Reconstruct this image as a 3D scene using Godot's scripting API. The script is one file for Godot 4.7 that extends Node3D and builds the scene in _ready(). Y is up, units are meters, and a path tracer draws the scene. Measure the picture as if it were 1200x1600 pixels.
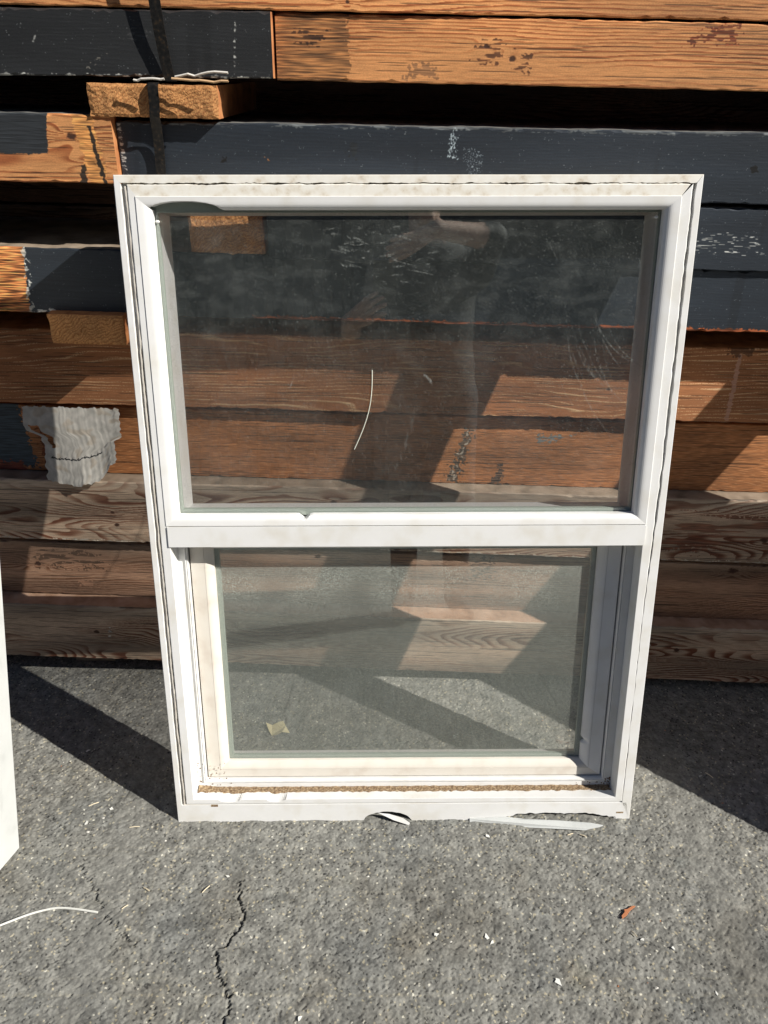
extends Node3D
# A white vinyl single-hung window leaning against stacked timber beams in hard sun.

var rng := RandomNumberGenerator.new()
var na := FastNoiseLite.new()
var nb := FastNoiseLite.new()
var nc := FastNoiseLite.new()
var used := {}
var M := {}
var sbasis: Basis

# ------------------------------------------------------------------ naming
func numbered(called: String) -> String:
	if not used.has(called):
		used[called] = 0
		return called
	used[called] += 1
	return "%s_%03d" % [called, used[called]]

func tag(o: Node, label: String, category: String, group := "") -> void:
	o.set_meta("label", label)
	o.set_meta("category", category)
	if not o.has_meta("kind"):
		o.set_meta("kind", "thing")
	if group != "":
		o.set_meta("group", group)

func root_node(called: String, xf: Transform3D) -> Node3D:
	var o := Node3D.new()
	o.name = numbered(called)
	add_child(o, true)
	o.transform = xf
	return o

func obj(called: String, mesh: Mesh, mat: Material, parent: Node3D = null) -> MeshInstance3D:
	var o := MeshInstance3D.new()
	o.mesh = mesh
	if mat != null:
		o.material_override = mat
	if parent == null:
		o.name = numbered(called)
		add_child(o, true)
	else:
		o.name = called
		parent.add_child(o, true)
	return o

func struct(o: Node) -> void:
	o.set_meta("kind", "structure")

# ------------------------------------------------------------------ materials
func flat_mat(c: Color, rough := 0.6) -> StandardMaterial3D:
	var m := StandardMaterial3D.new()
	m.albedo_color = c
	m.roughness = rough
	return m

func noise_tex(freq: float, octaves: int, stops: Array, size := 512, sd := 1, kind := FastNoiseLite.TYPE_SIMPLEX_SMOOTH) -> ImageTexture:
	var n := FastNoiseLite.new()
	n.noise_type = kind
	n.frequency = freq
	n.seed = sd
	n.fractal_octaves = octaves
	if octaves == 1:
		n.fractal_type = FastNoiseLite.FRACTAL_NONE
	var im := n.get_seamless_image(size, size)
	im.convert(Image.FORMAT_L8)
	var src := im.get_data()
	var lut := PackedByteArray()
	for k in 256:
		var f := k / 255.0
		var c: Color = stops[stops.size() - 1][1]
		for s in stops.size() - 1:
			if f <= stops[s + 1][0]:
				var a: float = stops[s][0]
				var b: float = stops[s + 1][0]
				c = (stops[s][1] as Color).lerp(stops[s + 1][1], clampf((f - a) / maxf(b - a, 0.001), 0, 1))
				break
		lut.append(c.r8); lut.append(c.g8); lut.append(c.b8)
	var out := PackedByteArray()
	out.resize(size * size * 3)
	for k in size * size:
		var v: int = src[k] * 3
		out[k * 3] = lut[v]; out[k * 3 + 1] = lut[v + 1]; out[k * 3 + 2] = lut[v + 2]
	return ImageTexture.create_from_image(Image.create_from_data(size, size, false, Image.FORMAT_RGB8, out))

func tri_mat(tex: Texture2D, scale: float, rough: float, bump: Texture2D = null, bump_cm := 0.02) -> StandardMaterial3D:
	var m := StandardMaterial3D.new()
	m.albedo_texture = tex
	m.roughness = rough
	m.uv1_triplanar = true
	m.uv1_scale = Vector3.ONE * scale
	if bump != null:
		m.heightmap_enabled = true
		m.heightmap_texture = bump
		m.heightmap_scale = bump_cm
	return m

func glass_mat(veil: float) -> StandardMaterial3D:
	var m := StandardMaterial3D.new()
	m.transparency = BaseMaterial3D.TRANSPARENCY_ALPHA
	m.albedo_color = Color(0.5, 0.57, 0.54, veil)
	m.roughness = 0.0
	return m

# ------------------------------------------------------------------ shapes
func st_new() -> SurfaceTool:
	var st := SurfaceTool.new()
	st.begin(Mesh.PRIMITIVE_TRIANGLES)
	st.set_smooth_group(-1)
	return st

func done(st: SurfaceTool) -> ArrayMesh:
	st.generate_normals()
	return st.commit()

func quad(st: SurfaceTool, a: Vector3, b: Vector3, c: Vector3, d: Vector3) -> void:
	# a-b along, d-c on the other side; clockwise seen from the front
	st.add_vertex(a); st.add_vertex(b); st.add_vertex(d)
	st.add_vertex(b); st.add_vertex(c); st.add_vertex(d)

func add_box(st: SurfaceTool, lo: Vector3, hi: Vector3) -> void:
	var p := []
	for k in 8:
		p.append(Vector3(hi.x if k & 1 else lo.x, hi.y if k & 2 else lo.y, hi.z if k & 4 else lo.z))
	for f in [[4, 6, 7, 5], [1, 3, 2, 0], [5, 7, 3, 1], [0, 2, 6, 4], [6, 2, 3, 7], [0, 4, 5, 1]]:
		quad(st, p[f[0]], p[f[1]], p[f[2]], p[f[3]])

func box_mesh(lo: Vector3, hi: Vector3) -> ArrayMesh:
	var st := st_new()
	add_box(st, lo, hi)
	return done(st)

func ring_pt(r: Array, side: int, f: float) -> Vector3:
	match side:
		0: return Vector3(lerpf(r[0], r[1], f), r[3], r[4]) * 0.001
		1: return Vector3(r[1], lerpf(r[3], r[2], f), r[4]) * 0.001
		2: return Vector3(lerpf(r[1], r[0], f), r[2], r[4]) * 0.001
	return Vector3(r[0], lerpf(r[2], r[3], f), r[4]) * 0.001

# one mitred member of a rectangular frame: rings are [left, right, bottom, top, depth] in millimetres
func member(rings: Array, side: int, n := 1, warp = null) -> ArrayMesh:
	var st := st_new()
	for i in rings.size() - 1:
		for s in n:
			var q := []
			for e in [[i, s], [i, s + 1], [i + 1, s + 1], [i + 1, s]]:
				var p := ring_pt(rings[e[0]], side, float(e[1]) / n)
				if warp != null:
					p += warp.call(side, e[0], p)
				q.append(p)
			quad(st, q[0], q[1], q[2], q[3])
	return done(st)

func inset(l: float, r: float, b: float, t: float, w: float, k: float) -> Array:
	return [l + k, r - k, b + k, t - k, w]

# a thin closed plate from an outline (x, y), front at z1, back at z0
func plate(outline: PackedVector2Array, z0: float, z1: float, bend = null) -> ArrayMesh:
	var st := st_new()
	var tri := Geometry2D.triangulate_polygon(outline)
	var cw := Geometry2D.is_polygon_clockwise(outline)
	for k in range(0, tri.size(), 3):
		var a := outline[tri[k]]
		var b := outline[tri[k + 1]]
		var c := outline[tri[k + 2]]
		if (b - a).cross(c - a) > 0:
			var t := b
			b = c
			c = t
		for q in [[a, b, c, z1], [a, c, b, z0]]:
			for m in 3:
				var p := Vector3(q[m].x, q[m].y, q[3])
				if bend != null:
					p += bend.call(p)
				st.add_vertex(p)
	for k in outline.size():
		var a := outline[k]
		var b := outline[(k + 1) % outline.size()]
		if cw:
			var t := a
			a = b
			b = t
		var q := [Vector3(a.x, a.y, z0), Vector3(a.x, a.y, z1), Vector3(b.x, b.y, z1), Vector3(b.x, b.y, z0)]
		if bend != null:
			for m in 4:
				q[m] += bend.call(q[m])
		quad(st, q[0], q[1], q[2], q[3])
	return done(st)

func tube(path: PackedVector3Array, radius: float, sides := 6) -> ArrayMesh:
	var st := st_new()
	var rings := []
	for k in path.size():
		var d := (path[mini(k + 1, path.size() - 1)] - path[maxi(k - 1, 0)]).normalized()
		var up := Vector3.UP if absf(d.y) < 0.9 else Vector3.RIGHT
		var x := d.cross(up).normalized()
		var y := x.cross(d)
		var r := []
		for s in sides:
			var a := TAU * s / sides
			r.append(path[k] + (x * cos(a) + y * sin(a)) * radius)
		rings.append(r)
	for k in path.size() - 1:
		for s in sides:
			quad(st, rings[k][s], rings[k + 1][s], rings[k + 1][(s + 1) % sides], rings[k][(s + 1) % sides])
	return done(st)

# ------------------------------------------------------------------ timber
func smooth(a: float, b: float, x: float) -> float:
	var t := clampf((x - a) / (b - a), 0.0, 1.0)
	return t * t * (3.0 - 2.0 * t)

# the face of a plank, computed: growth rings cut lengthwise, knots, paint, stains
func wood_face(kind: String, sd: int, x0: float, x1: float, hgt: float, feats: Array = []) -> StandardMaterial3D:
	var W := int(clampf((x1 - x0) * 900.0, 48, 1850))
	var H := int(clampf(hgt * 900.0, 40, 150))
	var alb := PackedByteArray()
	var hei := PackedByteArray()
	alb.resize(W * H * 3)
	hei.resize(W * H)
	var off := sd * 17.31
	var lo: Color
	var hi: Color
	var freq := 110.0
	var amp := 2.6
	match kind:
		"fir": hi = Color(0.84, 0.59, 0.37); lo = Color(0.60, 0.33, 0.17); freq = 150.0; amp = 1.7
		"stain": hi = Color(0.665, 0.44, 0.28); lo = Color(0.9, 0.75, 0.57); freq = 115.0; amp = 2.0
		"stain_fine": hi = Color(0.68, 0.45, 0.275); lo = Color(0.8, 0.59, 0.41); freq = 240.0; amp = 3.0
		"grey": hi = Color(0.70, 0.61, 0.52); lo = Color(0.42, 0.25, 0.17); freq = 95.0; amp = 5.0
		"grey_brown": hi = Color(0.66, 0.52, 0.42); lo = Color(0.44, 0.29, 0.2); freq = 170.0; amp = 4.6
		"paint": hi = Color(0.158, 0.188, 0.222); lo = Color(0.136, 0.162, 0.194); freq = 170.0; amp = 1.6
		"paint_black": hi = Color(0.165, 0.17, 0.175); lo = Color(0.14, 0.145, 0.15); freq = 190.0; amp = 1.6
		_: hi = Color(0.74, 0.5, 0.32); lo = Color(0.5, 0.3, 0.17)
	freq *= lerpf(0.8, 1.3, fposmod(sd * 0.618, 1.0))
	amp *= lerpf(0.7, 1.25, fposmod(sd * 0.377, 1.0))
	var knots := feats.filter(func(f): return f.t == "knot")
	for j in H:
		var y := (1.0 - (j + 0.5) / H) * hgt
		for i in W:
			var x := x0 + (i + 0.5) / W * (x1 - x0)
			var warp := na.get_noise_2d(x * 1.1 + off, y * 7.0 + off) * amp * 2.0 + nb.get_noise_2d(x * 7.0 + off, y * 30.0) * 0.25
			var inknot := 0.0
			for k in knots:
				var dx: float = (x - k.x) / (k.r * 2.3)
				var dy: float = (y - k.y) / k.r
				var d2 := dx * dx + dy * dy
				if d2 < 9.0:
					warp += exp(-d2 * 0.55) * k.r * freq * 1.5 * (1.0 if dy > 0 else -1.0) * minf(absf(dy) * 1.4, 1.0)
					var dk: float = pow((x - k.x) / (k.r * 1.15), 2) + pow((y - k.y) / (k.r * 0.8), 2)
					inknot = maxf(inknot, 1.0 - smooth(0.1, 0.5, dk + nb.get_noise_2d(x * 90, y * 90) * 0.2))
			var g := y * freq + warp
			var r := g - floorf(g)
			var fib := nb.get_noise_2d(x * 22.0 + off, y * 900.0)
			var fine := nc.get_noise_2d(x * 260.0, y * 420.0 + off)
			var c: Color
			var h := 0.5
			match kind:
				"stain":
					var line := smooth(0.62, 0.85, r) * (1.0 - smooth(0.9, 1.0, r))
					line *= clampf(0.45 + na.get_noise_2d(x * 7.0 + 40 + off, y * 40.0) * 1.5 + fine * 0.8, 0.0, 1.0)
					c = hi.lerp(lo, minf(line * 1.1, 1.0))
					c = c * (0.95 + fib * 0.08 + na.get_noise_2d(x * 2.0, y * 9.0 + off) * 0.18)
					h = 0.5 + line * 0.4 + fib * 0.08
				"stain_fine":
					var line2 := smooth(0.5, 0.95, r) * clampf(0.4 + nb.get_noise_2d(x * 30.0 + off, y * 200.0) * 1.2, 0, 1)
					c = hi.lerp(lo, line2 * 0.75) * (0.95 + fib * 0.2 + na.get_noise_2d(x * 2.4, y * 12.0 + off) * 0.2)
					h = 0.5 + line2 * 0.3 + fib * 0.12
				"grey", "grey_brown":
					var dk2 := smooth(0.35, 0.9, r) * (1.0 - smooth(0.95, 1.0, r))
					var wgt := clampf(0.62 + na.get_noise_2d(x * 1.6 + 9 + off, y * 14.0) * 1.5, 0.1, 1.0)
					c = hi.lerp(lo, minf(dk2 * wgt * 1.15, 1.0)) * (0.985 + fib * 0.13 + fine * 0.05)
					var weather := clampf(smooth(hgt - 0.045, hgt, y + na.get_noise_2d(x * 3 + off, 3.0) * 0.02), 0, 1)
					c = c.lerp(Color(0.66, 0.62, 0.56), weather * 0.45)
					c = c * (0.96 + na.get_noise_2d(x * 1.3 + 70 + off, y * 10.0) * 0.3)
					h = 0.5 + dk2 * wgt * 0.35 + fib * 0.1
				"paint", "paint_black":
					c = hi.lerp(lo, smooth(0.3, 1.0, r) * 0.8) * (0.98 + na.get_noise_2d(x * 2.1 + off, y * 13.0) * 0.16 + fine * 0.06)
					var run := na.get_noise_2d(x * 26.0 + off, y * 2.0)
					c = c * (1.0 - 0.14 * smooth(0.4, 0.7, run))
					var speck := nc.get_noise_2d(x * 240.0 + 99 + off, y * 420.0) + 0.35 * nc.get_noise_2d(x * 37.0 + off, y * 61.0)
					if speck > 1.12:
						c = c.lerp(Color(0.62, 0.64, 0.64), smooth(1.12, 1.22, speck) * 0.7)
					var scuff := nb.get_noise_2d(x * 7.0 + off + 50, y * 260.0)
					c = c.lerp(Color(0.4, 0.41, 0.42), smooth(0.55, 0.8, scuff) * 0.13)
					h = 0.5 + (r - 0.5) * 0.12 + fib * 0.18
				_:
					var late := smooth(0.5, 0.88, r) * (1.0 - smooth(0.94, 1.0, r))
					var wl := clampf(0.75 + na.get_noise_2d(x * 1.2 + off, y * 16.0) * 1.6, 0.12, 1.1)
					c = hi.lerp(lo, clampf(late * wl, 0, 1))
					c = c * (0.985 + fib * 0.09 + fine * 0.05 + na.get_noise_2d(x * 1.7 + 30 + off, y * 8.0) * 0.22)
					h = 0.5 + late * wl * 0.3 + fib * 0.1
			if not kind.begins_with("paint"):
				var check := nb.get_noise_2d(x * 1.9 + off * 1.7, y * 230.0 - x * 2.0)
				var cd := smooth(0.56, 0.68, check)
				c = c * (1.0 - 0.45 * cd)
				h -= cd * 0.35
			if inknot > 0.0:
				c = c.lerp(Color(0.2, 0.11, 0.07), inknot * 0.85)
				h -= inknot * 0.5
			var q := j * W + i
			alb[q * 3] = clampi(int(c.r * 255), 0, 255)
			alb[q * 3 + 1] = clampi(int(c.g * 255), 0, 255)
			alb[q * 3 + 2] = clampi(int(c.b * 255), 0, 255)
			hei[q] = clampi(int(h * 255), 0, 255)
	for f in feats:
		if f.t != "patch":
			continue
		# xl and xr are pairs: at the patch's lower and upper end
		var a: float = f.get("a", 1.0)
		var nz: float = f.get("n", 0.004)
		var col: Color = f.c
		for j in H:
			var y := (1.0 - (j + 0.5) / H) * hgt
			var k: float = (y - f.y0) / maxf(f.y1 - f.y0, 0.0001)
			if k < -0.3 or k > 1.3:
				continue
			var l: float = lerpf(f.xl[0], f.xl[1], k)
			var rr: float = lerpf(f.xr[0], f.xr[1], k)
			var i0 := clampi(int((l - x0 - nz * 3) / (x1 - x0) * W), 0, W)
			var i1 := clampi(int((rr - x0 + nz * 3) / (x1 - x0) * W) + 1, 0, W)
			for i in range(i0, i1):
				var x := x0 + (i + 0.5) / W * (x1 - x0)
				var jag := (nb.get_noise_2d(x * 60 + off, y * 60) + nc.get_noise_2d(x * 130, y * 130 + off) * 0.5) * nz * 1.6
				var inside := minf(minf(x - l, rr - x), minf(y - f.y0, f.y1 - y)) + jag
				var s := smooth(-0.0006, 0.0009, inside)
				if f.has("broken"):
					s *= smooth(f.broken - 0.08, f.broken + 0.08, nb.get_noise_2d(x * f.get("bx", 40.0) + 5.0, y * f.get("by", 160.0)))
				if s <= 0.0:
					continue
				var q := j * W + i
				var tone: float = 1.0 + nb.get_noise_2d(x * 14, y * 300) * f.get("grain", 0.2) * 2.0
				var old := Color8(alb[q * 3], alb[q * 3 + 1], alb[q * 3 + 2])
				var c2 := old.lerp(Color(col.r * tone, col.g * tone, col.b * tone), s * a)
				alb[q * 3] = clampi(int(c2.r * 255), 0, 255)
				alb[q * 3 + 1] = clampi(int(c2.g * 255), 0, 255)
				alb[q * 3 + 2] = clampi(int(c2.b * 255), 0, 255)
				hei[q] = clampi(int(hei[q] + s * f.get("rise", 0.0) * 255), 0, 255)
	var m := StandardMaterial3D.new()
	m.albedo_texture = ImageTexture.create_from_image(Image.create_from_data(W, H, false, Image.FORMAT_RGB8, alb))
	m.heightmap_enabled = true
	m.heightmap_texture = ImageTexture.create_from_image(Image.create_from_data(W, H, false, Image.FORMAT_L8, hei))
	m.heightmap_scale = 0.04 if kind.begins_with("paint") else 0.08
	m.roughness = 0.55 if kind.begins_with("paint") else 0.8
	return m

# a squared timber with worn, slightly wavy edges; y runs from base (0) up, front at z = 0; b and t are
# bottom and top heights at its two ends
func beam(called: String, label: String, xs: Array, lo: Array, hi: Array, zf: float, depth: float, face: StandardMaterial3D, uvx: Array, side_mat: Material, end_mat: Material, wear := 1.0) -> MeshInstance3D:
	var x0: float = xs[0]
	var x1: float = xs[1]
	var n := maxi(int((x1 - x0) / 0.009), 4)
	var xm := (x0 + x1) * 0.5
	var base: float = minf(lo[0], lo[1])
	var st_f := st_new()
	var st_s := st_new()
	var st_e := st_new()
	var sd: float = zf * 913.0 + base * 371.0
	var sect := []
	for k in n + 1:
		var f := float(k) / n
		var x := lerpf(x0, x1, f)
		var b: float = lerpf(lo[0], lo[1], f) - base + nb.get_noise_2d(x * 14, sd) * 0.0009 * wear
		var t: float = lerpf(hi[0], hi[1], f) - base + nb.get_noise_2d(x * 14, sd + 50) * 0.0009 * wear
		var chip := maxf(nb.get_noise_2d(x * 42, sd + 90) - 0.38, 0.0) * 0.009 * wear
		var chip2 := maxf(nb.get_noise_2d(x * 42, sd + 130) - 0.38, 0.0) * 0.009 * wear
		var c1 := 0.0016 + absf(nb.get_noise_2d(x * 40, sd + 20)) * 0.0022 * wear + chip
		var c2 := 0.0016 + absf(nb.get_noise_2d(x * 40, sd + 70)) * 0.0022 * wear + chip2
		var z := na.get_noise_2d(x * 1.3, sd) * 0.0025 * wear
		var p := x - xm
		sect.append([Vector3(p, b, -depth), Vector3(p, b, z - c1), Vector3(p, b + c1 * 0.8, z), Vector3(p, t - c2 * 0.8, z), Vector3(p, t, z - c2), Vector3(p, t, -depth)])
	for k in n:
		var A: Array = sect[k]
		var B: Array = sect[k + 1]
		for s in 3:
			var q := [A[1 + s], A[2 + s], B[2 + s], B[1 + s]]
			st_f.set_smooth_group(s + 1)
			for e in [0, 1, 3, 1, 2, 3]:
				var v: Vector3 = q[e]
				var hk: float = lerpf(hi[0], hi[1], (v.x + xm - x0) / (x1 - x0)) - base
				var lk: float = lerpf(lo[0], lo[1], (v.x + xm - x0) / (x1 - x0)) - base
				st_f.set_uv(Vector2((v.x + xm - uvx[0]) / (uvx[1] - uvx[0]), clampf(1.0 - (v.y - lk) / (hk - lk), 0.01, 0.99)))
				st_f.add_vertex(v)
		quad(st_s, A[4], A[5], B[5], B[4])
		quad(st_s, A[5], A[0], B[0], B[5])
		quad(st_s, A[0], A[1], B[1], B[0])
	for e in [[sect[0], false], [sect[n], true]]:
		var P: Array = e[0]
		for t in [[0, 1, 2], [0, 2, 3], [0, 3, 4], [0, 4, 5]]:
			if e[1]:
				st_e.add_vertex(P[t[0]]); st_e.add_vertex(P[t[2]]); st_e.add_vertex(P[t[1]])
			else:
				st_e.add_vertex(P[t[0]]); st_e.add_vertex(P[t[1]]); st_e.add_vertex(P[t[2]])
	var mesh := ArrayMesh.new()
	st_f.generate_normals()
	st_f.commit(mesh)
	st_s.generate_normals()
	st_s.commit(mesh)
	st_e.generate_normals()
	st_e.commit(mesh)
	mesh.surface_set_material(0, face)
	mesh.surface_set_material(1, side_mat)
	mesh.surface_set_material(2, end_mat)
	var o := obj(called, mesh, null)
	o.transform = Transform3D(sbasis, sbasis * Vector3(xm, base, zf))
	tag(o, label, "beam", "timber beams in the stack")
	return o

func S(x: float, y: float, z: float) -> Vector3:
	return sbasis * Vector3(x, y, z)

# ------------------------------------------------------------------ scene
func _ready() -> void:
	rng.seed = 7
	na.noise_type = FastNoiseLite.TYPE_SIMPLEX_SMOOTH; na.frequency = 1.0; na.seed = 3; na.fractal_octaves = 2
	nb.noise_type = FastNoiseLite.TYPE_SIMPLEX; nb.frequency = 1.0; nb.seed = 11; nb.fractal_octaves = 2
	nc.noise_type = FastNoiseLite.TYPE_SIMPLEX; nc.frequency = 1.0; nc.seed = 23; nc.fractal_type = FastNoiseLite.FRACTAL_NONE
	# camera
	var cam := Camera3D.new()
	cam.name = "camera"
	cam.fov = 67.3
	cam.near = 0.02
	cam.far = 400.0
	add_child(cam)
	cam.position = Vector3(0, 1.32, 0)
	cam.rotation_degrees = Vector3(-30, 0, 0)
	cam.current = true
	# sky, exposure
	var env := Environment.new()
	env.background_mode = Environment.BG_SKY
	var sky := Sky.new()
	var sm := ProceduralSkyMaterial.new()
	sm.sky_top_color = Color(0.24, 0.34, 0.5)
	sm.sky_horizon_color = Color(0.48, 0.58, 0.7)
	sm.sky_curve = 0.12
	sm.ground_bottom_color = Color(0.2, 0.2, 0.2)
	sm.ground_horizon_color = Color(0.45, 0.5, 0.56)
	sm.sun_angle_max = 1.0
	sky.sky_material = sm
	env.sky = sky
	env.background_energy_multiplier = 0.56
	env.tonemap_mode = Environment.TONE_MAPPER_LINEAR
	env.tonemap_exposure = 1.38
	env.sdfgi_enabled = true
	env.ssao_enabled = true
	env.ssil_enabled = true
	var we := WorldEnvironment.new()
	we.name = "world_environment"
	we.environment = env
	add_child(we)
	# sun
	var sun := DirectionalLight3D.new()
	sun.name = "sun"
	sun.light_energy = 1.6
	sun.light_color = Color(1.0, 0.98, 0.948)
	sun.light_angular_distance = 0.5
	sun.shadow_enabled = true
	add_child(sun)
	sun.look_at_from_position(Vector3.ZERO, Vector3(-1.65, -1.28, -0.758))
	var ph := deg_to_rad(1.1)
	var th := deg_to_rad(1.6)
	var sx := Vector3(cos(th) * cos(ph), -sin(ph), sin(th) * cos(ph))
	var sz := Vector3(-sin(th), 0, cos(th))
	sbasis = Basis(sx, sz.cross(sx), sz)
	make_materials()
	ground()
	yard()
	stack()
	main_window()
	neighbours()
	photographer()
	litter()

func make_materials() -> void:
	var grime := noise_tex(0.012, 5, [[0.0, Color(0.85, 0.84, 0.81)], [0.5, Color(0.885, 0.885, 0.875)], [1.0, Color(0.895, 0.895, 0.89)]], 512, 4)
	M.vinyl = tri_mat(grime, 2.2, 0.42)
	M.vinyl_grey = tri_mat(noise_tex(0.02, 5, [[0.0, Color(0.72, 0.73, 0.72)], [0.3, Color(0.775, 0.785, 0.775)], [1.0, Color(0.8, 0.81, 0.8)]], 256, 44), 2.0, 0.45)
	var dirty := noise_tex(0.02, 5, [[0.0, Color(0.74, 0.68, 0.6)], [0.25, Color(0.855, 0.83, 0.775)], [0.5, Color(0.89, 0.875, 0.835)], [1.0, Color(0.91, 0.905, 0.875)]], 512, 9)
	M.vinyl_dirty = tri_mat(dirty, 4.0, 0.5)
	var cream := noise_tex(0.014, 5, [[0.0, Color(0.8, 0.76, 0.71)], [0.4, Color(0.845, 0.82, 0.775)], [1.0, Color(0.86, 0.84, 0.8)]], 512, 14)
	M.vinyl_cream = tri_mat(cream, 2.4, 0.45)
	M.spacer = flat_mat(Color(0.62, 0.66, 0.62), 0.45)
	var soil := noise_tex(0.06, 3, [[0.0, Color(0.3, 0.23, 0.16)], [0.45, Color(0.52, 0.43, 0.33)], [0.7, Color(0.62, 0.54, 0.42)], [1.0, Color(0.8, 0.74, 0.64)]], 256, 5)
	M.soil = tri_mat(soil, 11.0, 0.95, soil, 0.12)
	var side := noise_tex(0.02, 4, [[0.0, Color(0.4, 0.35, 0.29)], [0.5, Color(0.55, 0.49, 0.42)], [1.0, Color(0.64, 0.58, 0.51)]], 256, 6)
	M.side_grey = tri_mat(side, 3.0, 0.85, side, 0.1)
	var side2 := noise_tex(0.02, 4, [[0.0, Color(0.2, 0.2, 0.2)], [0.5, Color(0.4, 0.4, 0.39)], [1.0, Color(0.52, 0.52, 0.5)]], 256, 16)
	M.side_paint = tri_mat(side2, 5.0, 0.8, side2, 0.1)
	var side3 := noise_tex(0.02, 4, [[0.0, Color(0.5, 0.3, 0.17)], [0.5, Color(0.68, 0.44, 0.26)], [1.0, Color(0.76, 0.54, 0.35)]], 256, 26)
	M.side_orange = tri_mat(side3, 4.0, 0.8, side3, 0.1)
	M.side_pink = tri_mat(noise_tex(0.02, 4, [[0.0, Color(0.56, 0.43, 0.34)], [0.5, Color(0.68, 0.55, 0.45)], [1.0, Color(0.74, 0.62, 0.53)]], 256, 36), 4.0, 0.85, side, 0.1)
	# end grain: tight curved rings
	M.end_grain = end_grain()
	M.glass = glass_mat(0.006)
	M.glass_low = glass_mat(0.012)
	var one := Image.create(4, 4, false, Image.FORMAT_RGBA8)
	one.fill(Color(1, 1, 1, 1))
	M.coating = StandardMaterial3D.new()
	M.coating.albedo_texture = ImageTexture.create_from_image(one)
	M.coating.albedo_color = Color(0.85, 0.92, 0.89, 0.155)
	M.coating.transparency = BaseMaterial3D.TRANSPARENCY_ALPHA
	M.coating.metallic = 1.0
	M.coating.roughness = 0.02
	M.steel_dark = tri_mat(noise_tex(0.03, 4, [[0.0, Color(0.1, 0.1, 0.1)], [0.6, Color(0.17, 0.165, 0.16)], [1.0, Color(0.36, 0.28, 0.2)]], 256, 8), 14.0, 0.45)
	M.steel_dark.metallic = 0.5

func end_grain() -> StandardMaterial3D:
	var n := 192
	var alb := PackedByteArray()
	var hei := PackedByteArray()
	for j in n:
		for i in n:
			var x := i / float(n) * 0.24
			var y := j / float(n) * 0.24
			var d := Vector2(x + 0.12, y + 0.22).length() * 190.0 + nb.get_noise_2d(x * 30, y * 30) * 0.8
			var r := d - floorf(d)
			var sp := nc.get_noise_2d(x * 500, y * 500)
			var c := Color(0.8, 0.58, 0.36).lerp(Color(0.55, 0.33, 0.17), smooth(0.4, 0.95, r) * 0.7) * (0.95 + sp * 0.16 + na.get_noise_2d(x * 14, y * 14) * 0.12)
			alb.append(clampi(int(c.r * 255), 0, 255)); alb.append(clampi(int(c.g * 255), 0, 255)); alb.append(clampi(int(c.b * 255), 0, 255))
			hei.append(clampi(int((0.5 + sp * 0.35 + (r - 0.5) * 0.4) * 255), 0, 255))
	var m := tri_mat(ImageTexture.create_from_image(Image.create_from_data(n, n, false, Image.FORMAT_RGB8, alb)), 1.0 / 0.24, 0.9, ImageTexture.create_from_image(Image.create_from_data(n, n, false, Image.FORMAT_L8, hei)), 0.1)
	return m

# ------------------------------------------------------------------ ground
func crack_path(pts: Array, step: float, jitter: float) -> PackedVector2Array:
	var out := PackedVector2Array()
	for k in pts.size() - 1:
		var a: Vector2 = pts[k]
		var b: Vector2 = pts[k + 1]
		var n := maxi(int(a.distance_to(b) / step), 1)
		for s in n:
			var p := a.lerp(b, float(s) / n)
			p += Vector2(nb.get_noise_2d(p.x * 40, p.y * 40), nb.get_noise_2d(p.x * 40 + 9, p.y * 40 + 70)) * jitter * 0.8
			p += Vector2(nb.get_noise_2d(p.x * 90, p.y * 90), nb.get_noise_2d(p.x * 90 + 9, p.y * 90 + 70)) * jitter * 0.55
			out.append(p)
	return out

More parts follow.
